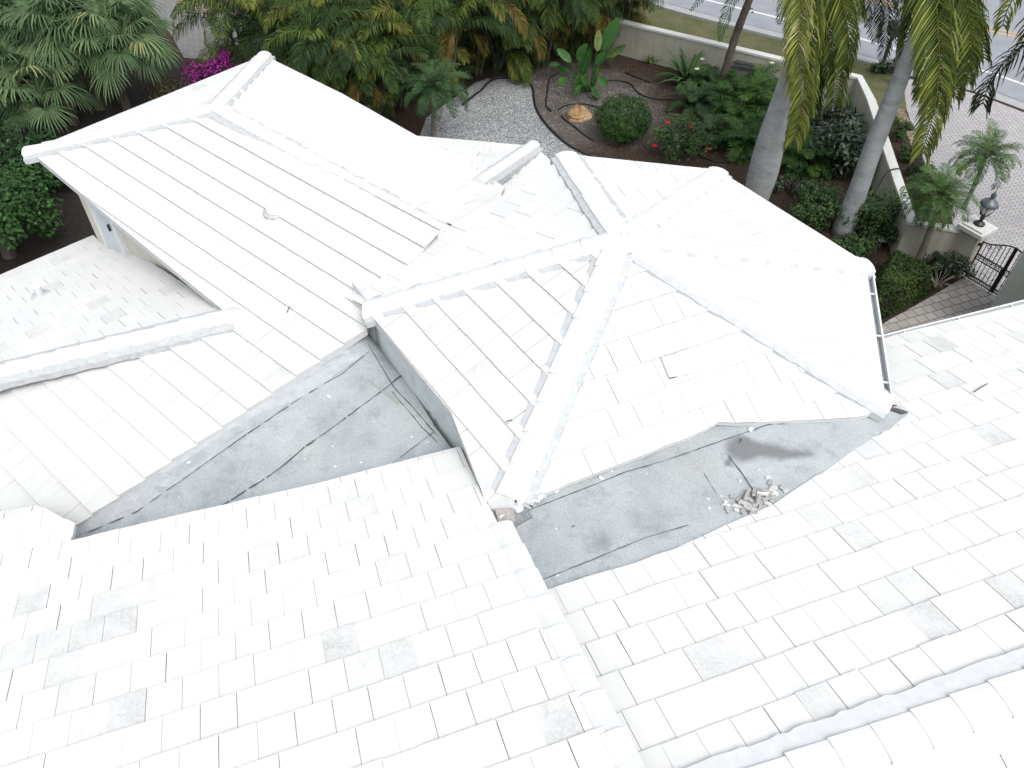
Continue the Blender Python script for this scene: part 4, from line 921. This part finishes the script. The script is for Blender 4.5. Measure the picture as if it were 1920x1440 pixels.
def hangpalm(base_px, lean_px, r0, r1, label, fronds, mat, trunk, seed, hub_v):
    B = at(*base_px); T = aty(*lean_px, B.y + .2) - B; rnd = random.Random(seed); root = empty('palm_tree', B, label, 'palm')
    g = G(); n = 16; P = [T * (i / n) + Vector((math.sin(i * .6) * .02, 0, 0)) for i in range(n + 1)]; g.tube(P, [(r0 + (r1 - r0) * i / n) * (1.06 if i % 2 else .97) for i in range(n + 1)], 10); g.build('trunk', trunk, root, True)
    g = G(); hub = T
    for pts, LL, tone, nn in fronds:
        W = [aty(u, v, B.y + .2 + d) - B for u, v, d in pts]; W = [hub, hub * .5 + W[0] * .5 + Vector((0, 0, .3))] + W
        Q = []
        for i in range(len(W) - 1):
            for k in range(3): Q.append(W[i] + (W[i + 1] - W[i]) * (k / 3))
        Q.append(W[-1]); frond(g, Q, nn, LL, .03, rnd, 40, .1, .4, tone, .1, .25, ref=lean, rach=.02)
    for k in range(14):
        az = R(k * 26); frond(g, spine(hub, az, R(rnd.uniform(20, 75)), rnd.uniform(1.6, 2.0), R(110), 9), 30, .4, .03, rnd, 45, .15, .3, .4, .1)
    g.build('crown', mat, root); return root
hangpalm((1344, 174), (1425, -62), .13, .11, 'thin dark trunked palm with blue green fronds in front of the wall', [
    ([(1395, -40, -.2), (1368, 10, -.3), (1354, 50, -.3), (1350, 78, -.3)], .36, .5, 26), ([(1360, -50, 0), (1320, -10, 0), (1295, 20, 0)], .3, .5, 22), ([(1450, -50, 0), (1468, 0, -.1), (1460, 45, -.1)], .35, .2, 22), ([(1400, -60, .3), (1400, 0, .3), (1412, 25, .3)], .2, .4, 12)], BLUEP, BROWNT, 3, 0)
hangpalm((1676, 158), (1712, -70), .10, .09, 'palm beyond the wall with dark drooping fronds beside the mailbox', [
    ([(1655, -40, -.2), (1668, 20, -.2), (1664, 70, -.2), (1655, 118, -.2)], .62, .35, 40), ([(1635, -40, 0), (1640, 20, -.2), (1642, 80, -.2)], .6, .25, 36), ([(1680, -40, .2), (1692, 10, .1), (1694, 60, .1)], .55, .45, 32), ([(1615, -40, 0), (1622, 10, -.1), (1628, 50, -.1)], .5, .4, 30), ([(1650, -40, .3), (1656, 30, .3), (1660, 90, .3)], .6, .15, 36)], DARKP, DATET, 4, 0)

# ------------------------------------------------------------------ small date palms
def datepalm(base, hub, nf, L, label, seed, rt=.06, curve=.1, dead=3, mat=DATE):
    rnd = random.Random(seed); root = empty('date_palm', base, label, 'palm', 'small feathery date palms')
    T = hub - base; g = G(); P = [T * (i / 10) + Vector((0, 0, 0)) + Vector((T.x, T.y, 0)).normalized() * (-curve * math.sin(math.pi * i / 10)) for i in range(11)]
    g.tube(P, [rt * (1.25 - .3 * i / 10) * (1.08 if i % 2 else .96) for i in range(11)], 9); g.build('trunk', DATET, root, True); g = G()
    for i in range(nf):
        az = i * 2.39996 + rnd.uniform(-.2, .2); q = (i + .5) / nf; el = R(82 - 78 * q + rnd.uniform(-8, 8)); tone = .62 - .3 * q + rnd.uniform(-.1, .1)
        frond(g, spine(T, az, el, L * rnd.uniform(.85, 1.1), R(80 + 40 * q), 9), 32, L * .26, .016, rnd, 46, .2, .3, tone, .12, .14, rach=.009)
    for i in range(dead):
        frond(g, spine(T, rnd.uniform(0, 6.28), R(-25), L * .8, R(65), 7), 24, L * .24, .016, rnd, 42, .1, .3, .95, .05, .15, rach=.008)
    g.build('crown', mat, root); return root
b_ = at(1714, 502); datepalm(b_, aty(1757, 372, b_.y + .1), 34, 1.0, 'small date palm with leaning trunk growing in front of the wall by the pillar', 2, .075, .08, 5)
b_ = at(1806, 392); datepalm(b_, aty(1848, 296, b_.y + .1), 32, 1.0, 'small date palm outlined against the paved driveway above the lantern', 5, .05, .03, 3)
b_ = at(813, 268); datepalm(b_, aty(816, 170, b_.y), 36, 1.15, 'slim blue green date palm at the edge of the gravel path', 7, .065, .02, 2, BLUEP)

# ------------------------------------------------------------------ large fan palm at the left
def fanleaf(g, hub, az, el, plen, fr, rnd, tone):
    P = spine(hub, az, el, plen, R(35), 6); g.tube(P, .018, 4, .55, 0, False); c = P[-1]; T = (P[-1] - P[-2]).normalized()
    S = T.cross(Vector((0, 0, 1))); S = S.normalized() if S.length > .1 else Vector((1, 0, 0)); n = 30
    for k in range(n):
        a_ = R(-125 + 250 * k / (n - 1)) + rnd.uniform(-.03, .03); d = (T * math.cos(a_) + S * math.sin(a_)).normalized()
        L = fr * (1 - .32 * abs(a_) / 2.2) * rnd.uniform(.88, 1.1); tn = min(1, max(0, tone + rnd.gauss(0, .1)))
        wv = d.cross(Vector((0, 0, 1)).cross(d)).normalized(); wv = d.cross((T.cross(S))).normalized()
        blade(g, c, d, L, .045, wv, rnd.uniform(.35, .9), tn)
b_ = at(190, 205); root = empty('fan_palm', b_, 'large grey green fan palm with drooping strap leaves left of the roof', 'palm'); rnd = random.Random(6); g = G(); st = G()
for (ox, oy, hz, nl) in ((0, 0, 2.5, 42), (-1.4, .7, 1.7, 20), (1.5, -.2, 2.3, 26), (.6, 1.4, 2.6, 24), (-.8, -1.5, 1.2, 14), (-1.9, -.9, 1.3, 10)):
    hub = Vector((ox, oy, hz)); st.tube([Vector((ox * .6, oy * .6, 0)), hub * .55, hub], [.16, .15, .13], 8)
    for i in range(nl):
        q = (i + .5) / nl; fanleaf(g, hub, i * 2.39996 + rnd.uniform(-.3, .3), R(85 - 95 * q), rnd.uniform(.7, 1.15), rnd.uniform(.85, 1.15), rnd, .35 + rnd.gauss(.1, .16) if rnd.random() > .03 else .86)
st.build('trunk', BROWNT, root); g.build('crown', FAN, root)

# ------------------------------------------------------------------ trees at the far left, bougainvillea
def tree(loc, rad, hgt, label, seed, leafs=(26, 240), leaf=.16, mat=OAK, tone=.5):
    rnd = random.Random(seed); root = empty('broadleaf_tree', loc, label, 'tree'); g = G()
    g.tube([(0, 0, 0), (.1, .05, hgt * .35), (.05, .1, hgt * .7)], [.18, .14, .08], 8)
    for k in range(7):
        a_ = k * .9 + seed; g.tube([(.1, .05, hgt * .4), (math.cos(a_) * rad * .3, math.sin(a_) * rad * .3, hgt * .6), (math.cos(a_) * rad * .5, math.sin(a_) * rad * .5, hgt * .72)], [.07, .045, .015], 6)
    g.build('trunk', BROWNT, root); g = G(); tmp = G(); clumpbush(tmp, (rad, rad, hgt * .95), leafs[0], leafs[1], leaf, rnd, h0=.55, lump_r=.34, tone=tone)
    tmp.build('crown', mat, root); return root
tree(at(20, 480), 1.5, 2.9, 'bright leaved tree at the left edge beside the low roof', 3, (22, 260), .15, tone=.62)
tree(at(-40, 400), 2.0, 3.6, 'dark green tree at the left edge above the bright one', 8, (28, 240), .16, tone=.4)
tree(at(-30, 210), 2.2, 3.8, 'dark green tree behind the fan palm on the left', 5, (30, 230), .16, tone=.35)
tree(at(40, 90), 2.4, 4.0, 'dense dark tree in the far left top corner', 11, (30, 230), .17, tone=.33)
tree(at(110, 345), 1.1, 1.5, 'low dark shrub below the fan palm on the left', 12, (16, 200), .13, tone=.3)
bush('bougainvillea', at(425, 200), (1.15, .9, 1.8), 30, 130, .10, MAG, 'magenta bougainvillea in bloom beside the grey paved path', 'bush', 4, lump_r=.3, tone=.55, wr=.75)
bush('dry_shrub', at(338, 215), (1.0, .8, 1.3), 18, 90, .10, leafmat('dry_leaf', [(0, (.03, .022, .012)), (.6, (.10, .07, .035)), (1, (.05, .08, .02))]), 'brownish dry shrub between the fan palm and the bougainvillea', 'bush', 6, lump_r=.3)

# ------------------------------------------------------------------ planting in the bed
b_ = at(1104, 168); root = empty('bird_of_paradise', b_, 'large paddle leaved bird of paradise plant at the gravel bed', 'plant'); rnd = random.Random(2); gs = G()
def paddle(base, tip, wid, tone, bow=.12):
    g = G(); ax = tip - base; L = ax.length; d = ax.normalized(); view = (CAM - (b_ + base)).normalized(); view = (view + Vector((rnd.gauss(0, .35), rnd.gauss(0, .25), rnd.gauss(.2, .25)))).normalized()
    s = d.cross(view).normalized(); nn = s.cross(d); nn = nn if nn.dot(view) > 0 else -nn; n = 9; rows = []
    for i in range(n + 1):
        t = i / n; w = wid * (math.sin(math.pi * min(1, t * .93 + .04)) ** .62) * (1 - .25 * t); c = base + ax * t - Vector((0, 0, 1)) * bow * L * t * t
        rows.append((c + s * w + nn * w * .28, c, c - s * w + nn * w * .28))
    for a, b in zip(rows, rows[1:]):
        tn = min(1, max(0, tone + rnd.gauss(0, .06))); g.poly([a[0], b[0], b[1], a[1]], tn); g.poly([a[1], b[1], b[2], a[2]], tn)
    g.tube([r[1] + nn * .006 for r in rows], [.012 * (1 - .07 * i) for i in range(n + 1)], 4, .85)
    g.build('leaf', BIGL, root)
pads = [((1133, 92), (1160, 26), .23, .5, .1), ((1120, 95), (1122, 56), .15, .95, .0), ((1136, 106), (1173, 84), .16, .9, 0), ((1070, 116), (1045, 88), .15, .66, .1), ((1082, 112), (1102, 74), .17, .5, .2), ((1093, 134), (1108, 86), .2, .4, .1),
        ((1090, 140), (1104, 100), .17, .3, 0), ((1085, 140), (1083, 165), .19, .62, 0), ((1092, 142), (1100, 158), .13, .6, 0), ((1062, 128), (1048, 134), .12, .55, 0), ((1058, 145), (1049, 160), .13, .72, 0), ((1090, 160), (1076, 182), .14, .8, 0),
        ((1122, 146), (1139, 160), .16, .55, 0), ((1108, 165), (1126, 190), .17, .5, 0), ((1118, 130), (1130, 138), .1, 1.0, 0), ((1118, 120), (1136, 98), .16, .35, 0), ((1100, 128), (1085, 100), .14, .35, 0), ((1050, 122), (1030, 118), .1, .3, .2)]
for i, (q0, q1, wd_, tn, bw) in enumerate(pads):
    f_ = max(0.0, min(1.0, (190 - q0[1]) / 100)); y_ = b_.y + rnd.uniform(-.35, .25) - (.5 if q0[1] > 138 else 0)
    p0, p1_ = aty(*q0, y_) - b_, aty(*q1, y_ + rnd.uniform(-.2, .2)) - b_; p0.z = max(p0.z, .15)
    paddle(p0, p1_, wd_, tn, bw); st0 = Vector((p0.x * .25, p0.y * .25, 0)); gs.tube([st0, st0 * .6 + p0 * .4 + Vector((0, 0, .12)), p0], [.028, .02, .014], 5, .6)
gs.build('stalk', BIGL, root)
def strap_plant(loc, n, L, w, label, seed, mat=SHRUB, tone=.55, flowers=()):
    rnd = random.Random(seed); root = empty('crinum_lily', loc, label, 'plant', 'strap leaved lilies in the bed'); g = G()
    for i in range(n):
        az = i * 2.39996 + rnd.uniform(-.3, .3); P = spine((rnd.uniform(-.08, .08), rnd.uniform(-.08, .08), .05), az, R(rnd.uniform(35, 85)), L * rnd.uniform(.65, 1.1), R(rnd.uniform(40, 120)), 8); prev = None; tn = min(1, max(0, tone + rnd.gauss(0, .2)))
        for k, p in enumerate(P):
            t = k / (len(P) - 1); T = (P[min(k + 1, 8)] - P[max(k - 1, 0)]).normalized(); S = Vector((math.cos(az), -math.sin(az), 0)); ww = w * (math.sin(math.pi * (.25 + .75 * t)) ** .8) * .5; row = (p - S * ww + T.cross(S) * ww * .4, p, p + S * ww + T.cross(S) * ww * .4)
            if prev: g.poly([prev[0], prev[1], row[1], row[0]], tn); g.poly([prev[1], prev[2], row[2], row[1]], min(1, tn + .06))
            prev = row
    g.build('leaves', mat, root)
    for i, p in enumerate(flowers): flower(root, Vector(p), PALEF, .09, i)
    return root
STRAP = leafmat('strap_leaf', [(0, (.015, .035, .012)), (.5, (.042, .085, .03)), (.85, (.085, .14, .055)), (1, (.16, .18, .07))])
strap_plant(at(1284, 158), 46, 1.25, .11, 'big strap leaved lily clump at the foot of the wall near the hedge', 3, STRAP, .55, [(.2, -.5, .75), (.45, .1, .8)])
strap_plant(at(1592, 232), 40, 1.15, .10, 'strap leaved lily clump spilling over the wall behind the palm trunks', 4, STRAP, .5)
strap_plant(at(1452, 172), 26, 1.05, .09, 'strap leaved lily behind the swollen palm trunk by the wall', 5, STRAP, .45, [(-.35, -.1, 1.0)])
strap_plant(at(1218, 118), 16, .5, .06, 'small yellowish strap plant at the wall foot left of the big lily', 6, STRAP, .9)
rnd = random.Random(5); root = empty('clipped_bush', at(1164, 262), 'clipped round green bush beside the tan rock', 'bush'); g = G()
for i in range(8500):
    v = Vector((rnd.gauss(0, 1), rnd.gauss(0, 1), rnd.gauss(0, 1))).normalized()
    bump_ = 1 + .07 * math.sin(v.x * 6 + 1) * math.sin(v.y * 5 + v.z * 4) + .05 * math.sin(v.z * 11 + v.x * 9); k = (1 - .30 * rnd.random() ** 1.6) * bump_
    p = Vector((v.x * .84 * k, v.y * .80 * k, .68 + v.z * .66 * k)); nn = (v + Vector((rnd.gauss(0, .6), rnd.gauss(0, .6), .35 + rnd.gauss(0, .5)))).normalized()
    leafquad(g, p, nn, .062 * rnd.uniform(.6, 1.4), .034, min(1, max(0, .48 + .2 * math.sin(v.x * 7 + v.z * 5) * math.sin(v.y * 6) + rnd.gauss(0, .2))), rnd)
g.build('foliage', BUSH, root); g = G(); g.tube([(0, 0, -.02), (.02, 0, .35), (0, .03, .7)], [.06, .05, .03], 6); g.build('stem', BROWNT, root)
hib = bush('hibiscus_bush', at(1268, 294), (.95, .8, 1.35), 44, 70, .085, SHRUB, 'loose hibiscus bush dotted with red flowers', 'bush', 9, lump_r=.3, tone=.62)
for i, (u, v, dz_) in enumerate([(1252, 226, .2), (1228, 270, 0), (1328, 276, .1), (1290, 311, -.1), (1296, 236, .2)]):
    p = aty(u, v, at(1268, 290).y - .35 + dz_) - at(1268, 290); flower(hib, p, REDF, .075, i)
def ferny(loc, n, L, label, seed, mat, tone=.45, h=.3):
    rnd = random.Random(seed); root = empty('cycad_plant', loc, label, 'plant', 'feathery low plants in the bed'); g = G()
    for i in range(n):
        az = i * 2.39996 + rnd.uniform(-.3, .3); q = (i + .5) / n
        frond(g, spine((rnd.uniform(-.2, .2), rnd.uniform(-.2, .2), h * rnd.random()), az, R(80 - 60 * q), L * rnd.uniform(.8, 1.15), R(90), 8), 26, L * .32, .03, rnd, 48, .15, .3, min(1, max(0, tone + rnd.gauss(0, .14))), .1)
    g.build('leaves', mat, root); g = G(); g.lathe((0, 0, 0), [(.12, 0), (.14, .1), (.06, h)], 8); g.build('stem', BROWNT, root); return root
FERN = leafmat('fern_leaf', [(0, (.010, .03, .008)), (.5, (.026, .065, .014)), (1, (.07, .115, .025))])
ferny(at(1385, 215), 30, 1.25, 'feathery green palm plant left of the swollen trunk near the wall', 2, FERN, .5, .5)
ferny(at(1420, 195), 26, 1.15, 'feathery plant directly left of the swollen palm trunk', 3, FERN, .6, .5)
ferny(at(1398, 285), 26, 1.05, 'feathery plant between the hibiscus and the swollen trunk', 4, FERN, .35, .3)
ferny(at(1338, 262), 24, .85, 'feathery plant on the mulch just right of the hibiscus bush', 7, SHRUB, .45, .3)
ferny(at(1445, 255), 24, .95, 'feathery plant close behind the swollen trunk', 8, FERN, .45, .4)
ferny(at(1335, 172), 24, .9, 'feathery plant at the foot of the thin dark palm trunk', 9, FERN, .4, .3)
ferny(at(1500, 315), 24, 1.0, 'feathery plant in the gap just right of the swollen trunk', 5, FERN, .5, .3)
ferny(at(1310, 205), 24, .95, 'leafy plant below the big lily and right of the round bush', 6, SHRUB, .5, .3)
CYC = leafmat('philodendron_leaf', [(0, (.007, .016, .008)), (.5, (.018, .036, .016)), (1, (.045, .075, .032))], .35, .5)
bush('philodendron', at(1560, 315), (1.05, .9, 1.5), 30, 65, .20, CYC, 'large dark glossy shrub between the two grey palm trunks', 'shrub', 3, lump_r=.34, tone=.5, wr=.42)
bush('philodendron', at(1545, 268), (.9, .7, 1.4), 24, 60, .19, CYC, 'dark glossy shrub behind the larger one, near the lily', 'shrub', 13, lump_r=.34, tone=.45, wr=.42)
bush('philodendron', at(1478, 360), (.5, .4, .5), 10, 45, .12, CYC, 'small dark plant at the foot of the swollen palm trunk', 'shrub', 14, lump_r=.34, tone=.45, wr=.42)
bush('leafy_shrub', at(1520, 420), (.85, .7, 1.15), 30, 120, .10, SHRUB, 'leafy green shrub left of the slender palm trunk', 'shrub', 21, lump_r=.32, tone=.6)
bush('leafy_shrub', at(1630, 445), (.9, .75, 1.25), 34, 120, .10, SHRUB, 'leafy green shrub right of the slender palm trunk against the wall', 'shrub', 22, lump_r=.32, tone=.6)
bush('leafy_shrub', at(1592, 478), (.55, .5, .65), 18, 100, .09, SHRUB, 'low leafy shrub at the foot of the slender palm trunk', 'shrub', 23, lump_r=.34, tone=.62)
bush('leafy_shrub', at(1672, 400), (.4, .4, .8), 14, 90, .09, SHRUB, 'narrow leafy shrub climbing the inside of the wall', 'shrub', 24, lump_r=.34, tone=.6)
# clipped hedge beside the walk
h0, h1 = at(1658, 545), at(1740, 555); rnd = random.Random(5); root = empty('box_hedge', at(1690, 575), 'flat topped clipped green hedge between the turret and the paved walk', 'hedge'); g = G()
hc = at(1690, 575); hp = [at(1625, 560, 0), at(1655, 500, 0), at(1715, 530, 0), at(1742, 553, 0), at(1700, 580, 0), at(1655, 600, 0), at(1612, 622, 0)]
def inside(p, P):
    c_ = False
    for i in range(len(P)):
        a, b = P[i], P[(i + 1) % len(P)]
        if (a.y > p.y) != (b.y > p.y) and p.x < (b.x - a.x) * (p.y - a.y) / (b.y - a.y) + a.x: c_ = not c_
    return c_
xs = [p.x for p in hp]; ys = [p.y for p in hp]
k = 0
while k < 9000:
    p = Vector((rnd.uniform(min(xs), max(xs)), rnd.uniform(min(ys), max(ys)), 0))
    if not inside(p, hp): continue
    edge = min((p - a - (b - a) * max(0, min(1, (p - a).dot(b - a) / (b - a).length_squared))).length for a, b in zip(hp, hp[1:] + hp[:1]))
    ht = .78 * min(1, (edge / .16) ** .45) * (1 + .07 * math.sin(p.x * 5.1) * math.cos(p.y * 4.3))
    p.z = ht * (rnd.random() ** .12 if edge > .12 else rnd.random()); nn = Vector((rnd.gauss(0, .6), rnd.gauss(0, .6), .8)).normalized()
    leafquad(g, p - hc, nn, .06 * rnd.uniform(.7, 1.4), .035, min(1, max(0, .45 + .22 * math.sin(p.x * 3.7 + p.y * 2.9) + rnd.gauss(0, .2))), rnd); k += 1
g.build('foliage', HEDGE, root)
g = G()
for q in (hp[0] * .5 + hp[3] * .5, hp[1] * .5 + hp[4] * .5, hp[0] * .4 + hp[5] * .6): g.tube([q - hc - Vector((0, 0, hc.z)), q - hc + Vector((.05, 0, .6))], [.03, .012], 5)
g.build('stem', BROWNT, root)
bush('dark_shrub', at(1775, 524), (.62, .5, .75), 26, 70, .10, CYC, 'dark arching shrub at the foot of the leaning date palm', 'shrub', 31, lump_r=.34, tone=.4, wr=.3)
bush('dark_shrub', at(1738, 500), (.4, .3, .5), 12, 60, .10, CYC, 'small dark shrub against the wall left of the leaning date palm trunk', 'shrub', 32, lump_r=.34, tone=.35, wr=.3)
rnd = random.Random(9); tw0 = at(1752, 545); g = G()
for i in range(22):
    a_ = rnd.uniform(0, 6.28); g.tube([(0, 0, .05), (math.cos(a_) * .15, math.sin(a_) * .15, .3), (math.cos(a_) * .34, math.sin(a_) * .34, rnd.uniform(.3, .6))], .006, 3)
tag(g.build('dry_plant', plain('dry_stem', (.22, .19, .15), .9, .2, 8), loc=None), 'bare pale dry stems between the hedge and the dark shrub', 'plant').location = tw0
# planting outside the wall
for i, (q, rd, mt, lab) in enumerate([((1683, 262), (.35, .35, .7), FERN, 'small green plant just outside the wall next to the palm trunk'), ((1700, 298), (.4, .35, .55), SHRUB, 'small leafy plant outside the wall above the black hose'), ((1718, 332), (.38, .35, .5), SHRUB, 'small leafy plant outside the wall below the black hose'), ((1738, 350), (.4, .4, .45), FERN, 'low plant outside the wall at the edge of the driveway')]):
    bush('border_plant', at(*q), rd, 12, 70, .085, mt, lab, 'plant', 41 + i, lump_r=.36, tone=.5)
bush('border_plant', at(1745, 392), (.55, .5, .6), 16, 70, .09, leafmat('bronze_leaf', [(0, (.03, .025, .012)), (.5, (.08, .06, .025)), (1, (.10, .12, .03))]), 'bronze tinted low plant outside the wall behind the leaning date palm', 'plant', 47, lump_r=.34)
bush('border_plant', at(1655, 135), (.5, .4, .45), 12, 60, .10, SHRUB, 'low dark planting round the foot of the mailbox', 'plant', 48, lump_r=.36, tone=.3)
# boxes, sign, rock, edging
bx_ = at(1388, 160); root = empty('equipment_box', bx_, 'dark grey lidded equipment box against the garden wall', 'box')
DGREY = plain('dark_plastic', (.045, .05, .05), .5, .2, 6); GREYP = plain('grey_plastic', (.14, .15, .15), .5, .15, 6)
g = G(); bd = Vector((.97, -.26, 0)).normalized(); bn = Vector((.26, .97, 0)).normalized(); g.box((0, 0, .32), bd * .36, bn * .22, Z * .32); g.build('box_body', GREYP, root)
g = G(); g.box((0, 0, .69), bd * .40, bn * .25, Z * .05); g.box((0, 0, .77), bd * .30, bn * .17, Z * .035); g.build('box_lid', DGREY, root)
b2 = at(1412, 165); root = empty('garden_pump', b2, 'black pump with upright pipe beside the equipment box', 'pump')
g = G(); g.tube([(-.22, 0, .28), (.22, .0, .28)], .14, 12); g.box((0, 0, .07), bd * .28, bn * .14, Z * .07); g.build('pump_body', DGREY, root, False)
g = G(); g.tube([(.2, 0, .3), (.26, .02, .55), (.26, .02, .95)], .05, 8); g.tube([(.26, .02, .78), (.12, .05, .78)], .035, 6); g.build('pump_pipe', DGREY, root)
s_ = at(1648, 463); root = empty('landscape_box', s_, 'small pale square box on a short stake among the shrubs', 'box')
g = G(); g.box((0, 0, .26), bd * .11, bn * .07, Z * .05); g.build('box_body', plain('pale_plastic', (.42, .42, .38), .6, .1, 5), root); g = G(); g.tube([(0, 0, 0), (0, 0, .22)], .02, 6); g.build('stake', GREYP, root)
m = M('tan_rock', .9, .2); m.col(m.ramp(m.noise(3.5, 6, .7, obj=True), [(.3, (.16, .08, .03)), (.5, (.33, .22, .11)), (.7, (.45, .36, .24))])).bump(m.noise(7, 6, .75, obj=True), 1.0, .06); rnd = random.Random(13); g = G()
rk = at(1086, 221); prev = None; nR = 11
for j in range(7):
    th = math.pi / 2 * j / 6; row = [Vector((math.cos(2 * math.pi * k / nR) * math.cos(th) ** .6 * .40 * rnd.uniform(.82, 1.15), math.sin(2 * math.pi * k / nR) * math.cos(th) ** .6 * .26 * rnd.uniform(.82, 1.15), math.sin(th) * (.30 + .1 * math.cos(2 * math.pi * k / nR - 2)) * rnd.uniform(.85, 1.1))) for k in range(nR)]
    if prev:
        for k in range(nR): g.poly([prev[k], prev[(k + 1) % nR], row[(k + 1) % nR], row[k]])
    prev = row
g.poly(prev); tag(g.build('rock', m.mat), 'tan craggy rock lying on the shell mulch by the round bush', 'rock').location = rk
HOSE = plain('black_hose', (.012, .012, .013), .5, .2, 10)
def hose(name, px, r_, label, cat, lift=None):
    W = [at(u, v, r_ + (lift[i] if lift else .012)) for i, (u, v) in enumerate(px)]; Q = []
    for i in range(len(W) - 1):
        for k in range(5):
            t = k / 5; p0, p1, p2, p3 = W[max(i - 1, 0)], W[i], W[i + 1], W[min(i + 2, len(W) - 1)]
            Q.append(.5 * ((2 * p1) + (p2 - p0) * t + (2 * p0 - 5 * p1 + 4 * p2 - p3) * t * t + (3 * p1 - p0 - 3 * p2 + p3) * t ** 3))
    Q.append(W[-1]); g = G(); g.tube(Q, r_, 6); tag(g.build(name, HOSE), label, cat)
hose('path_edging', [(868, 196), (885, 182), (903, 168), (915, 155), (930, 147), (955, 146), (975, 147), (990, 153), (999, 166), (1001, 185), (1006, 205), (1020, 228), (1040, 250), (1065, 271), (1095, 287), (1125, 298)], .035, 'black edging strip curving round the white gravel path', 'edging')
hose('drip_hose', [(1052, 132), (1044, 139), (1032, 145), (1028, 160), (1025, 180), (1024, 198), (1034, 208)], .022, 'black drip hose looping left of the paddle leaved plant', 'hose')
hose('drip_hose', [(1046, 206), (1060, 198), (1085, 194), (1108, 197), (1128, 205)], .022, 'black drip hose arching above the tan rock', 'hose')
hose('drip_hose', [(1052, 217), (1060, 225), (1078, 238), (1095, 252), (1112, 263)], .022, 'black drip hose running below the tan rock to the round bush', 'hose')
hose('drip_hose', [(1138, 150), (1162, 151), (1182, 157), (1195, 172), (1212, 181), (1235, 185), (1262, 185)], .022, 'black drip hose winding above the round bush toward the lily', 'hose')
hose('drip_hose', [(1172, 135), (1190, 143), (1208, 150), (1220, 154)], .022, 'short black drip hose near the wall foot left of the lily', 'hose')
hose('drip_hose', [(1300, 285), (1322, 296), (1345, 302), (1370, 304)], .022, 'black drip hose on the mulch right of the hibiscus', 'hose')
hose('wall_hose', [(1640, 362), (1652, 340), (1664, 322), (1676, 317), (1686, 316)], .018, 'black hose hanging over the white wall coping', 'hose', [.75, .95, 1.08, 1.16, 1.14])

# fallen leaves over the planting bed
rnd = random.Random(31); g = G(); lit = [at(u, v) for u, v in [(990, 150), (1210, 125), (1340, 165), (1470, 180), (1600, 230), (1655, 330), (1690, 420), (1660, 500), (1560, 470), (1440, 390), (1280, 330), (1130, 300), (1015, 215)]]
x0_, x1_, y0_, y1_ = min(p.x for p in lit), max(p.x for p in lit), min(p.y for p in lit), max(p.y for p in lit); k = 0
while k < 2600:
    p = Vector((rnd.uniform(x0_, x1_), rnd.uniform(y0_, y1_), 0)); k += 1
    if not inside(p, lit): continue
    p.z = rnd.uniform(.012, .03); leafquad(g, p, Vector((rnd.gauss(0, .35), rnd.gauss(0, .35), 1)).normalized(), rnd.uniform(.04, .13), rnd.uniform(.015, .04), rnd.random(), rnd)
tag(g.build('leaf_litter', leafmat('dead_leaf', [(0, (.03, .02, .012)), (.5, (.09, .065, .04)), (.8, (.16, .13, .085)), (1, (.10, .11, .05))])), 'scattered dead leaves and bark chips over the planting bed', 'leaf litter', None, 'stuff')
